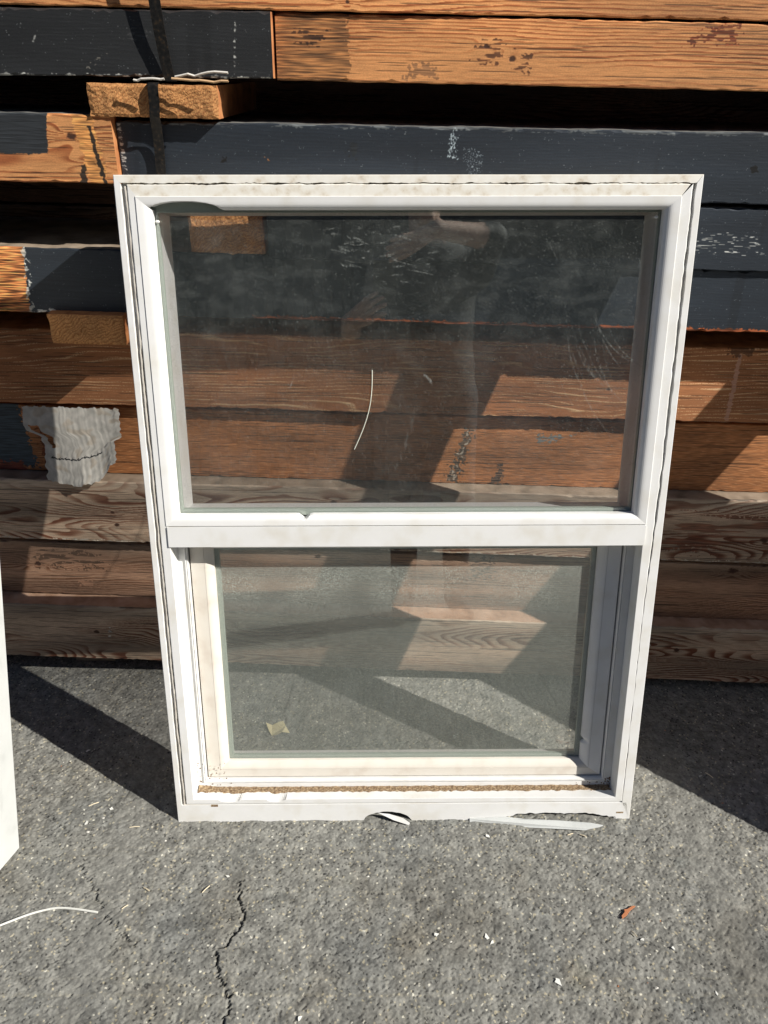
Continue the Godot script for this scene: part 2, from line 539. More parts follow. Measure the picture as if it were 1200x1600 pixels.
func ground() -> void:
	var cell := 0.0026
	var xs := PackedFloat32Array([-90, -40, -15, -7, -3.5, -2, -1.5])
	var x := -1.12
	while x < 1.12:
		xs.append(x)
		x += cell
	xs.append_array(PackedFloat32Array([1.5, 2, 3.5, 7, 15, 40, 90]))
	var zs := PackedFloat32Array([-90, -40, -15, -7, -4, -2.6, -1.9])
	x = -1.55
	while x < -0.56:
		zs.append(x)
		x += cell
	zs.append_array(PackedFloat32Array([-0.3, 0.2, 1, 3, 7, 15, 40, 90]))
	var nx := xs.size()
	var nz := zs.size()
	# cracks are real grooves in the sheet
	var dent := PackedFloat32Array()
	dent.resize(nx * nz)
	var cracks := [
		[[Vector2(-0.271, -0.9), Vector2(-0.266, -0.87), Vector2(-0.252, -0.83), Vector2(-0.262, -0.8), Vector2(-0.290, -0.77), Vector2(-0.277, -0.73), Vector2(-0.252, -0.69), Vector2(-0.262, -0.64), Vector2(-0.27, -0.56)], 0.0019, 1.0],
		[[Vector2(-0.58, -0.935), Vector2(-0.535, -0.88), Vector2(-0.501, -0.836), Vector2(-0.462, -0.80), Vector2(-0.43, -0.775)], 0.0012, 0.7],
		[[Vector2(-0.245, -1.19), Vector2(-0.15, -1.235), Vector2(0.02, -1.24), Vector2(0.14, -1.26)], 0.0013, 0.6],
		[[Vector2(-0.69, -1.05), Vector2(-0.64, -1.02), Vector2(-0.62, -1.0)], 0.0013, 0.6],
		[[Vector2(-0.37, -0.68), Vector2(-0.38, -0.64)], 0.0013, 0.6],
	]
	for c in cracks:
		for p in crack_path(c[0], 0.0008, 0.0065):
			var wv: float = c[1] * (0.55 + 0.9 * absf(nb.get_noise_2d(p.x * 30, p.y * 30 + 4)))
			var ci := 7 + int((p.x + 1.12) / cell)
			var cj := 7 + int((p.y + 1.55) / cell)
			for dj in range(-2, 3):
				for di in range(-2, 3):
					var i := ci + di
					var j := cj + dj
					if i < 1 or j < 1 or i >= nx - 1 or j >= nz - 1:
						continue
					var d := Vector2(xs[i], zs[j]).distance_to(p)
					var k := 1.0 - smooth(wv * 0.5, wv * 1.15, d)
					if k * c[2] > dent[j * nx + i]:
						dent[j * nx + i] = k * c[2]
	var lump := FastNoiseLite.new()
	lump.noise_type = FastNoiseLite.TYPE_CELLULAR
	lump.cellular_return_type = FastNoiseLite.RETURN_DISTANCE
	lump.frequency = 1.0 / 0.0085
	lump.fractal_octaves = 2
	lump.fractal_gain = 0.55
	lump.seed = 5
	var pos := PackedVector3Array()
	var nor := PackedVector3Array()
	var col := PackedColorArray()
	pos.resize(nx * nz)
	nor.resize(nx * nz)
	col.resize(nx * nz)
	for j in nz:
		for i in nx:
			var px := xs[i]
			var pz := zs[j]
			var y := 0.0
			var k := j * nx + i
			if absf(px) < 1.2 and pz > -1.6 and pz < -0.5:
				y = -lump.get_noise_2d(px, pz) * 0.0015 - 0.0012 + nb.get_noise_2d(px * 14.0, pz * 14.0) * 0.0016
				y -= maxf(nb.get_noise_2d(px * 70.0, pz * 70.0 + 31) - 0.4, 0.0) * 0.006
				y -= dent[k] * 0.007
			pos[k] = Vector3(px, y, pz)
			var tone := 1.0 + na.get_noise_2d(px * 2.2, pz * 2.2 + 8) * 0.32 + nb.get_noise_2d(px * 9.0, pz * 9.0) * 0.13
			tone *= 1.0 - 0.75 * dent[k]
			var stain := smooth(0.2, 0.05, Vector2(px - 0.56, (pz + 0.76) * 1.2).length() + 0.05 * nb.get_noise_2d(px * 9, pz * 9))
			tone *= 1.0 - 0.13 * stain
			var rust := maxf(smooth(0.05, 0.01, Vector2(px - 0.045, pz + 0.79).length()), smooth(0.04, 0.01, Vector2(px - 0.33, pz + 0.735).length()))
			var warm := 0.05 * rust + 0.03 * nb.get_noise_2d(px * 4.0 + 60, pz * 4.0)
			col[k] = Color(tone * (1.0 + warm), tone, tone * (1.0 - warm * 1.4))
	for j in nz:
		for i in nx:
			var k := j * nx + i
			var i0 := maxi(i - 1, 0)
			var i1 := mini(i + 1, nx - 1)
			var j0 := maxi(j - 1, 0)
			var j1 := mini(j + 1, nz - 1)
			var dx := (pos[j * nx + i1].y - pos[j * nx + i0].y) / (xs[i1] - xs[i0])
			var dz := (pos[j1 * nx + i].y - pos[j0 * nx + i].y) / (zs[j1] - zs[j0])
			nor[k] = Vector3(-dx, 1, -dz).normalized()
	var idx := PackedInt32Array()
	idx.resize((nx - 1) * (nz - 1) * 6)
	var w := 0
	for j in nz - 1:
		for i in nx - 1:
			var a := j * nx + i
			for e in [a, a + 1, a + nx, a + 1, a + nx + 1, a + nx]:
				idx[w] = e
				w += 1
	var arr := []
	arr.resize(Mesh.ARRAY_MAX)
	arr[Mesh.ARRAY_VERTEX] = pos
	arr[Mesh.ARRAY_NORMAL] = nor
	arr[Mesh.ARRAY_COLOR] = col
	arr[Mesh.ARRAY_INDEX] = idx
	var mesh := ArrayMesh.new()
	mesh.add_surface_from_arrays(Mesh.PRIMITIVE_TRIANGLES, arr)
	# asphalt: binder with aggregate of several sizes, and pale specks
	var n := 1024
	var cells := FastNoiseLite.new()
	cells.noise_type = FastNoiseLite.TYPE_CELLULAR
	cells.cellular_return_type = FastNoiseLite.RETURN_CELL_VALUE
	cells.fractal_type = FastNoiseLite.FRACTAL_NONE
	cells.frequency = 0.36
	var im1 := cells.get_seamless_image(n, n)
	cells.frequency = 0.11
	cells.seed = 4
	var im2 := cells.get_seamless_image(n, n)
	cells.cellular_return_type = FastNoiseLite.RETURN_DISTANCE
	cells.frequency = 0.16
	var im3 := cells.get_seamless_image(n, n)
	nb.frequency = 0.03
	var im4 := nb.get_seamless_image(n, n)
	nb.frequency = 1.0
	for q in [im1, im2, im3, im4]:
		q.convert(Image.FORMAT_L8)
	var b1 := im1.get_data()
	var b2 := im2.get_data()
	var b3 := im3.get_data()
	var b4 := im4.get_data()
	var alb := PackedByteArray()
	alb.resize(n * n * 3)
	var hei := PackedByteArray()
	hei.resize(n * n)
	for k in n * n:
		var v := 0.485 + (b1[k] - 128) / 128.0 * 0.055 + (b2[k] - 128) / 128.0 * 0.04 + (b4[k] - 128) / 128.0 * 0.07 - b3[k] / 255.0 * 0.05
		var r := v * 1.005
		var g := v * 1.0
		var b := v * 0.95
		if b1[k] > 252:
			r += 0.3; g += 0.29; b += 0.25
		elif b1[k] > 245:
			r += 0.16; g += 0.13; b += 0.06
		elif b1[k] < 10:
			r *= 0.55; g *= 0.55; b *= 0.55
		alb[k * 3] = clampi(int(r * 255), 0, 255)
		alb[k * 3 + 1] = clampi(int(g * 255), 0, 255)
		alb[k * 3 + 2] = clampi(int(b * 255), 0, 255)
		hei[k] = 255 - b3[k]
	var m := tri_mat(ImageTexture.create_from_image(Image.create_from_data(n, n, false, Image.FORMAT_RGB8, alb)), 1.0 / 1.13, 0.92, ImageTexture.create_from_image(Image.create_from_data(n, n, false, Image.FORMAT_L8, hei)), 0.1)
	m.uv1_world_triplanar = true
	m.vertex_color_use_as_albedo = true
	var o := obj("ground", mesh, m)
	struct(o)
	tag(o, "worn grey asphalt yard with fine cracks and pale specks", "ground")
	# loose grit: too much to count
	var st := st_new()
	var v := []
	for k in 6:
		v.append(Vector3(cos(k * TAU / 6.0), 0.0, sin(k * TAU / 6.0)) * (0.8 + 0.4 * absf(sin(k * 3.1))))
	var top := Vector3(0.15, 0.62, 0.1)
	for k in 6:
		st.add_vertex(top); st.add_vertex(v[(k + 1) % 6]); st.add_vertex(v[k])
	var mm := MultiMesh.new()
	mm.transform_format = MultiMesh.TRANSFORM_3D
	mm.use_colors = true
	mm.mesh = done(st)
	mm.instance_count = 2600
	for k in 2600:
		var p := Vector3(rng.randf_range(-1.05, 1.05), -0.0012, rng.randf_range(-1.5, -0.56))
		var s := 0.0009 + pow(rng.randf(), 3.0) * 0.0022
		var bs := Basis(Vector3.UP, rng.randf() * TAU).scaled(Vector3(s * rng.randf_range(0.7, 1.8), s, s))
		mm.set_instance_transform(k, Transform3D(bs, p))
		var q := rng.randf()
		var c := Color(0.13, 0.128, 0.115)
		if q > 0.88:
			c = Color(0.62, 0.6, 0.54)
		elif q > 0.7:
			c = Color(0.36, 0.33, 0.25)
		elif q > 0.67:
			c = Color(0.4, 0.16, 0.07)
		elif q < 0.3:
			c = Color(0.05, 0.05, 0.048)
		mm.set_instance_color(k, c)
	var gm := flat_mat(Color.WHITE, 0.85)
	gm.vertex_color_use_as_albedo = true
	var mi := MultiMeshInstance3D.new()
	mi.name = "grit"
	mi.multimesh = mm
	mi.material_override = gm
	add_child(mi)
	mi.set_meta("kind", "stuff")
	tag(mi, "loose grit and tiny pale flakes scattered over the asphalt", "grit")

# unseen dark building added behind the camera so the panes mirror no bright sky
func yard() -> void:
	var o := root_node("added_warehouse", Transform3D(Basis.IDENTITY, Vector3(0, 0, 7.5)))
	tag(o, "long dark corrugated wall added unseen behind the camera to darken the pane reflections", "building")
	var st := st_new()
	var x := -16.0
	while x < 16.0:
		if not (x > 0.9 and x < 3.4):
			quad(st, Vector3(x + 0.1, 0, 0.0), Vector3(x + 0.1, 4.3, 0.0), Vector3(x, 4.3, 0.0), Vector3(x, 0, 0.0))
			quad(st, Vector3(x + 0.14, 0, 0.04), Vector3(x + 0.14, 4.3, 0.04), Vector3(x + 0.1, 4.3, 0.0), Vector3(x + 0.1, 0, 0.0))
			quad(st, Vector3(x + 0.21, 0, 0.04), Vector3(x + 0.21, 4.3, 0.04), Vector3(x + 0.14, 4.3, 0.04), Vector3(x + 0.14, 0, 0.04))
			quad(st, Vector3(x + 0.25, 0, 0.0), Vector3(x + 0.25, 4.3, 0.0), Vector3(x + 0.21, 4.3, 0.04), Vector3(x + 0.21, 0, 0.04))
		x += 0.25
	obj("wall", done(st), flat_mat(Color(0.27, 0.28, 0.29), 0.7), o)
	obj("core", box_mesh(Vector3(-16, 0, 0.08), Vector3(16.1, 4.3, 8)), flat_mat(Color(0.25, 0.25, 0.26), 0.8), o)
	obj("roof", box_mesh(Vector3(-16.3, 4.303, -0.3), Vector3(16.3, 4.45, 8.3)), flat_mat(Color(0.3, 0.3, 0.31), 0.6), o)
	obj("door", box_mesh(Vector3(0.95, 0, 0.03), Vector3(3.45, 3.0, 0.075)), flat_mat(Color(0.34, 0.38, 0.42), 0.6), o)

# ------------------------------------------------------------------ the stack
func knot(x: float, y: float, r: float) -> Dictionary:
	return {"t": "knot", "x": x, "y": y, "r": r}

func patch(xl: Array, xr: Array, y0: float, y1: float, c: Color, more := {}) -> Dictionary:
	var d := {"t": "patch", "xl": xl, "xr": xr, "y0": y0, "y1": y1, "c": c}
	d.merge(more)
	return d

func stack() -> void:
	var orange := Color(0.78, 0.5, 0.3)
	var white := Color(0.8, 0.8, 0.77)
	var dark := Color(0.12, 0.1, 0.08)
	# --- top layers
	var a := wood_face("fir", 1, -1.0, 0.95, 0.15, [knot(-0.121, 0.012, 0.006), knot(-0.553, 0.03, 0.012)])
	beam("timber_beam", "orange fir beam lying along the very top of the stack", [-1.7, 1.7], [1.392, 1.391], [1.545, 1.545], -1.385, 0.3, a, [-1.0, 0.95], M.side_orange, M.end_grain)
	var b1 := wood_face("paint_black", 2, -0.9, -0.236, 0.088, [
		patch([-0.298, -0.29], [-0.2962, -0.2882], 0.0, 0.09, white, {"a": 0.75, "n": 0.0012, "broken": -0.12}),
		patch([-0.9, -0.9], [-0.24, -0.24], -0.001, 0.003, white, {"a": 0.8, "broken": 0.2, "n": 0.0012}),
		patch([-0.606, -0.596], [-0.604, -0.594], 0.045, 0.06, white, {"a": 0.6, "n": 0.001}),
		patch([-0.47, -0.45], [-0.43, -0.42], 0.05, 0.062, Color(0.3, 0.3, 0.3), {"a": 0.5, "broken": 0.1}),
		patch([-0.52, -0.50], [-0.515, -0.495], 0.015, 0.03, Color(0.5, 0.48, 0.44), {"a": 0.7, "broken": 0.0})])
	beam("timber_beam", "black painted beam at top left, sawn off square at its right end", [-1.7, -0.236], [1.290, 1.301], [1.384, 1.389], -1.372, 0.3, b1, [-0.9, -0.236], M.side_paint, M.side_orange)
	var left_brown := Color(0.50, 0.34, 0.2)  # browner, darker tone for the left stretch of this beam
	var b2 := wood_face("fir", 3, -0.234, 1.0, 0.09, [knot(0.094, 0.052, 0.007), knot(0.135, 0.036, 0.008),
		patch([-0.234, -0.234], [-0.118, -0.122], -0.01, 0.1, left_brown, {"a": 0.62, "n": 0.004, "grain": 0.5}),
		patch([-0.205, -0.21], [-0.165, -0.15], 0.05, 0.066, Color(0.22, 0.13, 0.08), {"a": 0.8, "broken": 0.05, "bx": 14.0, "by": 130.0}),
		patch([0.40, 0.425], [0.475, 0.47], 0.064, 0.09, Color(0.45, 0.22, 0.12), {"a": 0.9, "broken": -0.05, "n": 0.006}),
		patch([-0.03, -0.02], [0.02, 0.01], 0.008, 0.026, Color(0.5, 0.36, 0.25), {"a": 0.6, "n": 0.005}),
		patch([0.075, 0.08], [0.11, 0.12], 0.03, 0.06, Color(0.3, 0.17, 0.1), {"a": 0.75, "broken": 0.1, "bx": 16.0, "by": 130.0}),
		patch([0.125, 0.13], [0.16, 0.165], 0.02, 0.045, Color(0.3, 0.17, 0.1), {"a": 0.75, "broken": 0.1, "bx": 16.0, "by": 130.0})])
	beam("timber_beam", "orange fir beam with two gouges beside the black beam's sawn end", [-0.232, 1.7], [1.299, 1.299], [1.389, 1.386], -1.388, 0.3, b2, [-0.234, 1.0], M.side_orange, M.end_grain)
	# --- second layer
	var d1 := wood_face("fir", 5, -0.9, -0.5, 0.103, [knot(-0.572, 0.07, 0.012), knot(-0.545, 0.03, 0.010),
		patch([-0.95, -0.95], [-0.615, -0.605], 0.043, 0.11, Color(0.16, 0.175, 0.19), {"a": 1.0, "n": 0.001, "grain": 0.1}),
		patch([-0.55, -0.57], [-0.52, -0.535], -0.01, 0.12, Color(0.86, 0.6, 0.33), {"a": 0.7, "n": 0.003, "grain": 0.3}),
		patch([-0.530, -0.542], [-0.523, -0.537], 0.0, 0.085, dark, {"a": 0.9, "n": 0.0014}),
		patch([-0.568, -0.563], [-0.556, -0.556], 0.0, 0.026, dark, {"a": 0.85, "n": 0.002})])
	beam("timber_beam", "half painted beam with a bare knotty end under the top spacer", [-1.7, -0.503], [1.141, 1.142], [1.239, 1.246], -1.375, 0.3, d1, [-0.9, -0.5], M.side_paint, M.side_orange, 1.3)
	var d2 := wood_face("paint", 6, -0.501, 0.85, 0.108, [
		patch([0.046, 0.047], [0.054, 0.056], 0.062, 0.105, Color(0.72, 0.78, 0.8), {"a": 0.8, "broken": 0.0, "bx": 220.0, "by": 160.0}),
		patch([0.08, 0.07], [0.1, 0.098], 0.03, 0.075, Color(0.7, 0.75, 0.77), {"a": 0.55, "broken": 0.34, "bx": 260.0, "by": 220.0}),
		patch([-0.33, -0.33], [-0.322, -0.322], 0.048, 0.056, Color(0.04, 0.04, 0.04), {"n": 0.002}),
		patch([-0.26, -0.26], [-0.252, -0.253], 0.051, 0.0555, Color(0.6, 0.4, 0.25), {"n": 0.002}),
		patch([-0.498, -0.5], [-0.492, -0.494], 0.0, 0.108, white, {"a": 0.75, "n": 0.002, "broken": -0.1}),
		patch([-0.5, -0.5], [0.85, 0.85], 0.1035, 0.111, Color(0.46, 0.47, 0.46), {"a": 0.6, "n": 0.0018, "broken": -0.05, "bx": 9.0}),
		patch([0.54, 0.54], [0.556, 0.55], 0.05, 0.058, Color(0.05, 0.05, 0.05), {"n": 0.002}),
		patch([-0.12, -0.118], [-0.108, -0.108], 0.06, 0.08, Color(0.15, 0.165, 0.175), {"a": 0.8, "n": 0.004})])
	beam("timber_beam", "long blue-grey painted beam directly above and behind the window's top edge", [-0.501, 1.7], [1.134, 1.131], [1.236, 1.244], -1.391, 0.3, d2, [-0.501, 0.85], M.side_paint, M.side_orange)
	# --- third layer
	var f1 := wood_face("paint", 8, -0.27, 0.85, 0.1, [
		patch([0.46, 0.47], [0.6, 0.58], 0.028, 0.06, white, {"a": 0.8, "broken": 0.52, "bx": 30.0, "by": 280.0}),
		patch([-0.12, -0.08], [0.06, 0.08], 0.02, 0.08, Color(0.55, 0.58, 0.58), {"a": 0.6, "broken": 0.42, "bx": 60.0, "by": 240.0})])
	beam("timber_beam", "slate painted beam with white scuffs right of the window's upper corner", [-0.262, 1.7], [1.022, 1.022], [1.124, 1.126], -1.397, 0.3, f1, [-0.27, 0.85], M.side_paint, M.side_orange)
	var e := wood_face("paint", 9, -0.95, 0.85, 0.118, [
		patch([-1.0, -1.0], [-0.717, -0.703], -0.01, 0.13, Color(0.74, 0.47, 0.28), {"n": 0.0012, "grain": 0.5}),
		patch([-0.72, -0.707], [-0.711, -0.699], 0.0, 0.12, white, {"a": 0.85, "n": 0.003, "broken": -0.05, "bx": 90.0, "by": 60.0}),
		patch([-0.716, -0.7], [-0.65, -0.66], -0.001, 0.008, white, {"a": 0.9, "n": 0.003, "broken": -0.15, "bx": 60.0}),
		patch([-0.3, -0.3], [0.9, 0.9], -0.004, 0.0065, Color(0.55, 0.29, 0.16), {"a": 0.95, "n": 0.0018, "grain": 0.4})])
	beam("timber_beam", "slate painted beam with bare orange wood at its left and along its lower edge", [-1.7, 1.7], [0.912, 0.910], [1.035, 1.016], -1.408, 0.3, e, [-0.95, 0.85], M.side_grey, M.side_orange, 1.3)
	# --- brown stained pair
	var h := wood_face("stain", 12, -0.95, 0.95, 0.155, [knot(0.395, 0.064, 0.006),
		patch([0.641, 0.636], [0.650, 0.644], 0.006, 0.146, Color(0.74, 0.57, 0.48), {"a": 0.9, "n": 0.0015, "grain": 0.05}),
		patch([0.62, 0.615], [0.665, 0.66], 0.14, 0.158, Color(0.3, 0.2, 0.14), {"a": 0.6, "n": 0.005})])
	beam("timber_beam", "brown stained beam with wavy grain, above the torn cardboard", [-1.8, 1.8], [0.702, 0.704], [0.861, 0.860], -1.475, 0.3, h, [-0.95, 0.95], M.side_orange, M.end_grain)
	var i_ := wood_face("stain_fine", 13, -0.98, 0.98, 0.158, [
		patch([-1.0, -1.0], [-0.815, -0.83], 0.01, 0.17, Color(0.25, 0.29, 0.32), {"n": 0.004, "grain": 0.15}),
		patch([-1.0, -1.0], [-0.83, -0.85], -0.01, 0.02, Color(0.5, 0.27, 0.2), {"n": 0.004}),
		patch([-0.795, -0.80], [-0.785, -0.79], 0.02, 0.15, Color(0.4, 0.2, 0.1), {"a": 0.8, "n": 0.006}),
		patch([0.082, 0.118], [0.106, 0.132], 0.0, 0.128, Color(0.33, 0.27, 0.22), {"a": 0.95, "n": 0.007, "grain": 0.5, "rise": -0.3}),
		patch([0.086, 0.121], [0.098, 0.127], 0.0, 0.128, Color(0.7, 0.66, 0.6), {"a": 0.9, "n": 0.006, "broken": 0.15, "bx": 90.0, "by": 60.0}),
		patch([0.182, 0.196], [0.205, 0.203], 0.0, 0.05, Color(0.3, 0.24, 0.2), {"a": 0.9, "n": 0.004, "grain": 0.6}),
		patch([0.272, 0.268], [0.30, 0.345], 0.104, 0.122, Color(0.45, 0.47, 0.47), {"a": 0.95, "n": 0.004, "broken": -0.25, "bx": 60.0})])
	beam("timber_beam", "brown stained beam with blue-grey paint at its left, behind the torn cardboard", [-1.8, 1.8], [0.532, 0.532], [0.690, 0.692], -1.497, 0.3, i_, [-0.98, 0.98], M.side_orange, M.end_grain)
	# --- weathered trio
	var j_ := wood_face("grey", 15, -1.0, 1.0, 0.155, [knot(-0.652, 0.078, 0.007), knot(-0.646, 0.046, 0.009), knot(0.79, 0.06, 0.014), knot(-0.16, 0.12, 0.01),
		patch([-1.0, -1.0], [1.0, 1.0], -0.002, 0.0045, Color(0.75, 0.72, 0.66), {"a": 0.85, "n": 0.003, "broken": -0.2, "bx": 20.0}),
		patch([0.4, 0.4], [1.0, 1.0], 0.03, 0.12, Color(0.38, 0.2, 0.13), {"a": 0.6, "n": 0.01, "broken": 0.05, "bx": 4.0, "by": 60.0, "grain": 0.3})])
	beam("timber_beam", "weathered grey beam with a pale lower edge just below the two brown beams", [-1.8, 1.8], [0.381, 0.366], [0.529, 0.534], -1.46, 0.3, j_, [-1.0, 1.0], M.side_grey, M.end_grain)
	var k_ := wood_face("grey_brown", 16, -1.02, 1.02, 0.155, [knot(-0.859, 0.09, 0.012), knot(0.75, 0.14, 0.016), knot(-0.2, 0.14, 0.012),
		patch([-0.85, -0.86], [-0.70, -0.72], 0.085, 0.13, Color(0.22, 0.17, 0.13), {"a": 0.6, "n": 0.012, "broken": 0.05, "bx": 12.0, "by": 60.0}),
		patch([-0.77, -0.77], [-0.735, -0.735], 0.028, 0.045, Color(0.66, 0.5, 0.4), {"a": 0.7, "n": 0.004}),
		patch([0.15, 0.155], [0.21, 0.2], 0.09, 0.155, Color(0.2, 0.14, 0.1), {"a": 0.7, "n": 0.01, "broken": 0.1})])
	beam("timber_beam", "brownish weathered beam, the second one up from the asphalt", [-1.8, 1.8], [0.219, 0.192], [0.362, 0.352], -1.478, 0.3, k_, [-1.02, 1.02], M.side_pink, M.end_grain)
	var l_ := wood_face("grey", 18, -1.05, 1.05, 0.155, [knot(-0.733, 0.082, 0.010), knot(-0.7, 0.084, 0.008), knot(0.653, 0.09, 0.010),
		patch([-0.705, -0.703], [-0.70, -0.697], 0.07, 0.098, white, {"a": 0.9, "n": 0.003, "broken": 0.0}),
		patch([0.572, 0.575], [0.592, 0.586], 0.096, 0.106, white, {"a": 0.9, "n": 0.003, "broken": 0.0})])
	beam("timber_beam", "lowest weathered beam of the stack, lying just above the asphalt", [-1.8, 1.8], [0.055, 0.034], [0.214, 0.196], -1.437, 0.34, l_, [-1.05, 1.05], M.side_pink, M.end_grain)
	# --- the rows behind, seen only as darkness in the gaps
	var rear := wood_face("grey_brown", 21, -1.2, 1.2, 0.24)
	for k in 6:
		var b := beam("timber_beam", ["shadowed beam deep inside the stack near the asphalt", "shadowed beam second up deep inside the stack", "shadowed beam third up deep inside the stack", "shadowed beam fourth up deep inside the stack", "shadowed beam fifth up deep inside the stack", "shadowed beam topmost deep inside the stack"][k], [-1.9, 1.9], [0.06 + k * 0.25, 0.05 + k * 0.25], [0.305 + k * 0.25, 0.295 + k * 0.25], -1.72, 0.5, rear, [-1.2, 1.2], M.side_grey, M.end_grain)
		b.set_meta("group", "beams of the row behind")
	# --- spacers between the layers
	spacer("spacer_block", "short orange spacer block with sawn rough end, under the strap", [-0.533, -0.326], 1.243, 1.290, -1.370, 0.62, 3)
	spacer("spacer_block", "rough knotty spacer block sticking out below the slate beam at left", [-0.674, -0.535], 0.862, 0.917, -1.382, 0.5, 5)
	spacer("spacer_block", "brown spacer block seen through the upper pane's top left corner", [-0.404, -0.272], 1.019, 1.122, -1.412, 0.45, 7)
	for k in 3:
		var p := [-0.74, 0.1, 1.05][k] as float
		var bl := obj("bolster", box_mesh(Vector3(-0.05, 0, -0.34), Vector3(0.05, 0.04 + (0.1 - p) * 0.014, 0)), M.side_grey)
		bl.transform = Transform3D(Basis(Vector3.UP, -th_yaw()), Vector3(p, 0.001, -1.5 + p * 0.028))
		tag(bl, ["grey wood bolster under the stack's left part", "grey wood bolster under the middle of the stack", "grey wood bolster under the stack's right part"][k], "bolster", "bolsters under the stack")
	# --- steel strapping
	strap("steel_strap", "black steel strap hanging down over the top beams", [S(-0.411, 1.56, -1.35), S(-0.4055, 1.40, -1.357), S(-0.402, 1.34, -1.3625), S(-0.3985, 1.304, -1.367), S(-0.396, 1.295, -1.3695)], 0.0175)
	strap("steel_strap", "black steel strap over the spacer's end and the blue-grey beam", [S(-0.424, 1.291, -1.375), S(-0.4245, 1.288, -1.364), S(-0.425, 1.26, -1.363), S(-0.427, 1.245, -1.364), S(-0.43, 1.225, -1.378), S(-0.432, 1.19, -1.385), S(-0.434, 1.15, -1.385)], 0.0165)
	# --- torn cardboard
	cardboard()
	# --- split white laths lying on the ledge beside the strap
	for k in 3:
		var p: Array = [[S(-0.385, 1.301, -1.352), S(-0.3, 1.309, -1.34)], [S(-0.39, 1.297, -1.35), S(-0.3, 1.297, -1.338)], [S(-0.45, 1.297, -1.352), S(-0.40, 1.299, -1.345)]][k]
		var pts := PackedVector3Array()
		for s in 9:
			var q: Vector3 = (p[0] as Vector3).lerp(p[1], s / 8.0)
			pts.append(q + Vector3(0, nb.get_noise_2d(s * 3.0, k * 9.0) * 0.003, 0))
		var o := obj("splinter", tube(pts, 0.0017, 4), flat_mat([Color(0.86, 0.84, 0.8), Color(0.8, 0.66, 0.5), Color(0.84, 0.82, 0.78)][k], 0.8))
		tag(o, ["white painted splinter lying on the spacer right of the strap", "tan splinter beneath the white one right of the strap", "short pale splinter on the ledge left of the strap"][k], "splinter", "splinters on the spacer")

func th_yaw() -> float:
	return deg_to_rad(1.6)

func spacer(called: String, label: String, xs: Array, y0: float, y1: float, zf: float, depth: float, sd: int) -> void:
	# a block whose sawn end faces out: the end is a lumpy grid
	var x0: float = xs[0]
	var x1: float = xs[1]
	var xm := (x0 + x1) * 0.5
	var nx := 26
	var ny := 10
	var g := []
	for j in ny + 1:
		var row := []
		for i in nx + 1:
			var fx := float(i) / nx
			var fy := float(j) / ny
			var edge := minf(minf(fx, 1.0 - fx) * nx, minf(fy, 1.0 - fy) * ny)
			var x := lerpf(x0, x1, fx) - xm
			var y := lerpf(0, y1 - y0, fy)
			var z := nb.get_noise_3d(x * 60, y * 60, sd) * 0.0011 + na.get_noise_3d(x * 12, y * 20, sd) * 0.0012
			if edge < 0.5:
				var k := nb.get_noise_3d(x * 45, y * 45, sd + 9.0)
				if fx < 0.01 or fx > 0.99:
					x += k * 0.0022
				else:
					y += k * 0.0009
				z -= 0.002
			row.append(Vector3(x, y, z))
		g.append(row)
	var st := st_new()
	for j in ny:
		for i in nx:
			quad(st, g[j][i], g[j + 1][i], g[j + 1][i + 1], g[j][i + 1])
	var sd2 := st_new()
	for i in nx:
		for e in [[0, false], [ny, true]]:
			var a: Vector3 = g[e[0]][i]
			var b: Vector3 = g[e[0]][i + 1]
			var a2 := Vector3(a.x, a.y, -depth)
			var b2 := Vector3(b.x, b.y, -depth)
			if e[1]:
				quad(sd2, a, a2, b2, b)
			else:
				quad(sd2, a, b, b2, a2)
	for j in ny:
		for e in [[0, false], [nx, true]]:
			var a: Vector3 = g[j][e[0]]
			var b: Vector3 = g[j + 1][e[0]]
			var a2 := Vector3(a.x, a.y, -depth)
			var b2 := Vector3(b.x, b.y, -depth)
			if e[1]:
				quad(sd2, a, b, b2, a2)
			else:
				quad(sd2, a, a2, b2, b)
	var mesh := ArrayMesh.new()
	st.generate_normals()
	st.commit(mesh)
	sd2.generate_normals()
	sd2.commit(mesh)
	mesh.surface_set_material(0, M.end_grain)
	mesh.surface_set_material(1, M.side_orange)
	var o := obj(called, mesh, null)
	o.transform = Transform3D(sbasis, S(xm, y0, zf))
	tag(o, label, "spacer", "wood spacers between the beams")

func strap(called: String, label: String, pts: Array, wid: float) -> void:
	var cv := Curve3D.new()
	for k in pts.size():
		var t: Vector3 = (pts[mini(k + 1, pts.size() - 1)] - pts[maxi(k - 1, 0)]) * 0.18
		cv.add_point(pts[k], -t, t)
	cv.bake_interval = 0.006
	var bp := cv.get_baked_points()
	var st := st_new()
	var base: Vector3 = pts[pts.size() - 1]
	for k in bp.size() - 1:
		var q := []
		for e in [k, k + 1]:
			var p := bp[e] - base
			var d := (bp[mini(e + 1, bp.size() - 1)] - bp[maxi(e - 1, 0)]).normalized()
			var nrm := sbasis.x.cross(d).normalized() * -1.0
			var sxv := sbasis.x * wid * 0.5
			q.append([p - sxv, p + sxv, p + sxv + nrm * 0.0012, p - sxv + nrm * 0.0012])
		for s in 4:
			quad(st, q[0][s], q[0][(s + 1) % 4], q[1][(s + 1) % 4], q[1][s])
	var o := obj(called, done(st), M.steel_dark)
	o.position = base
	tag(o, label, "strap", "steel straps on the stack")

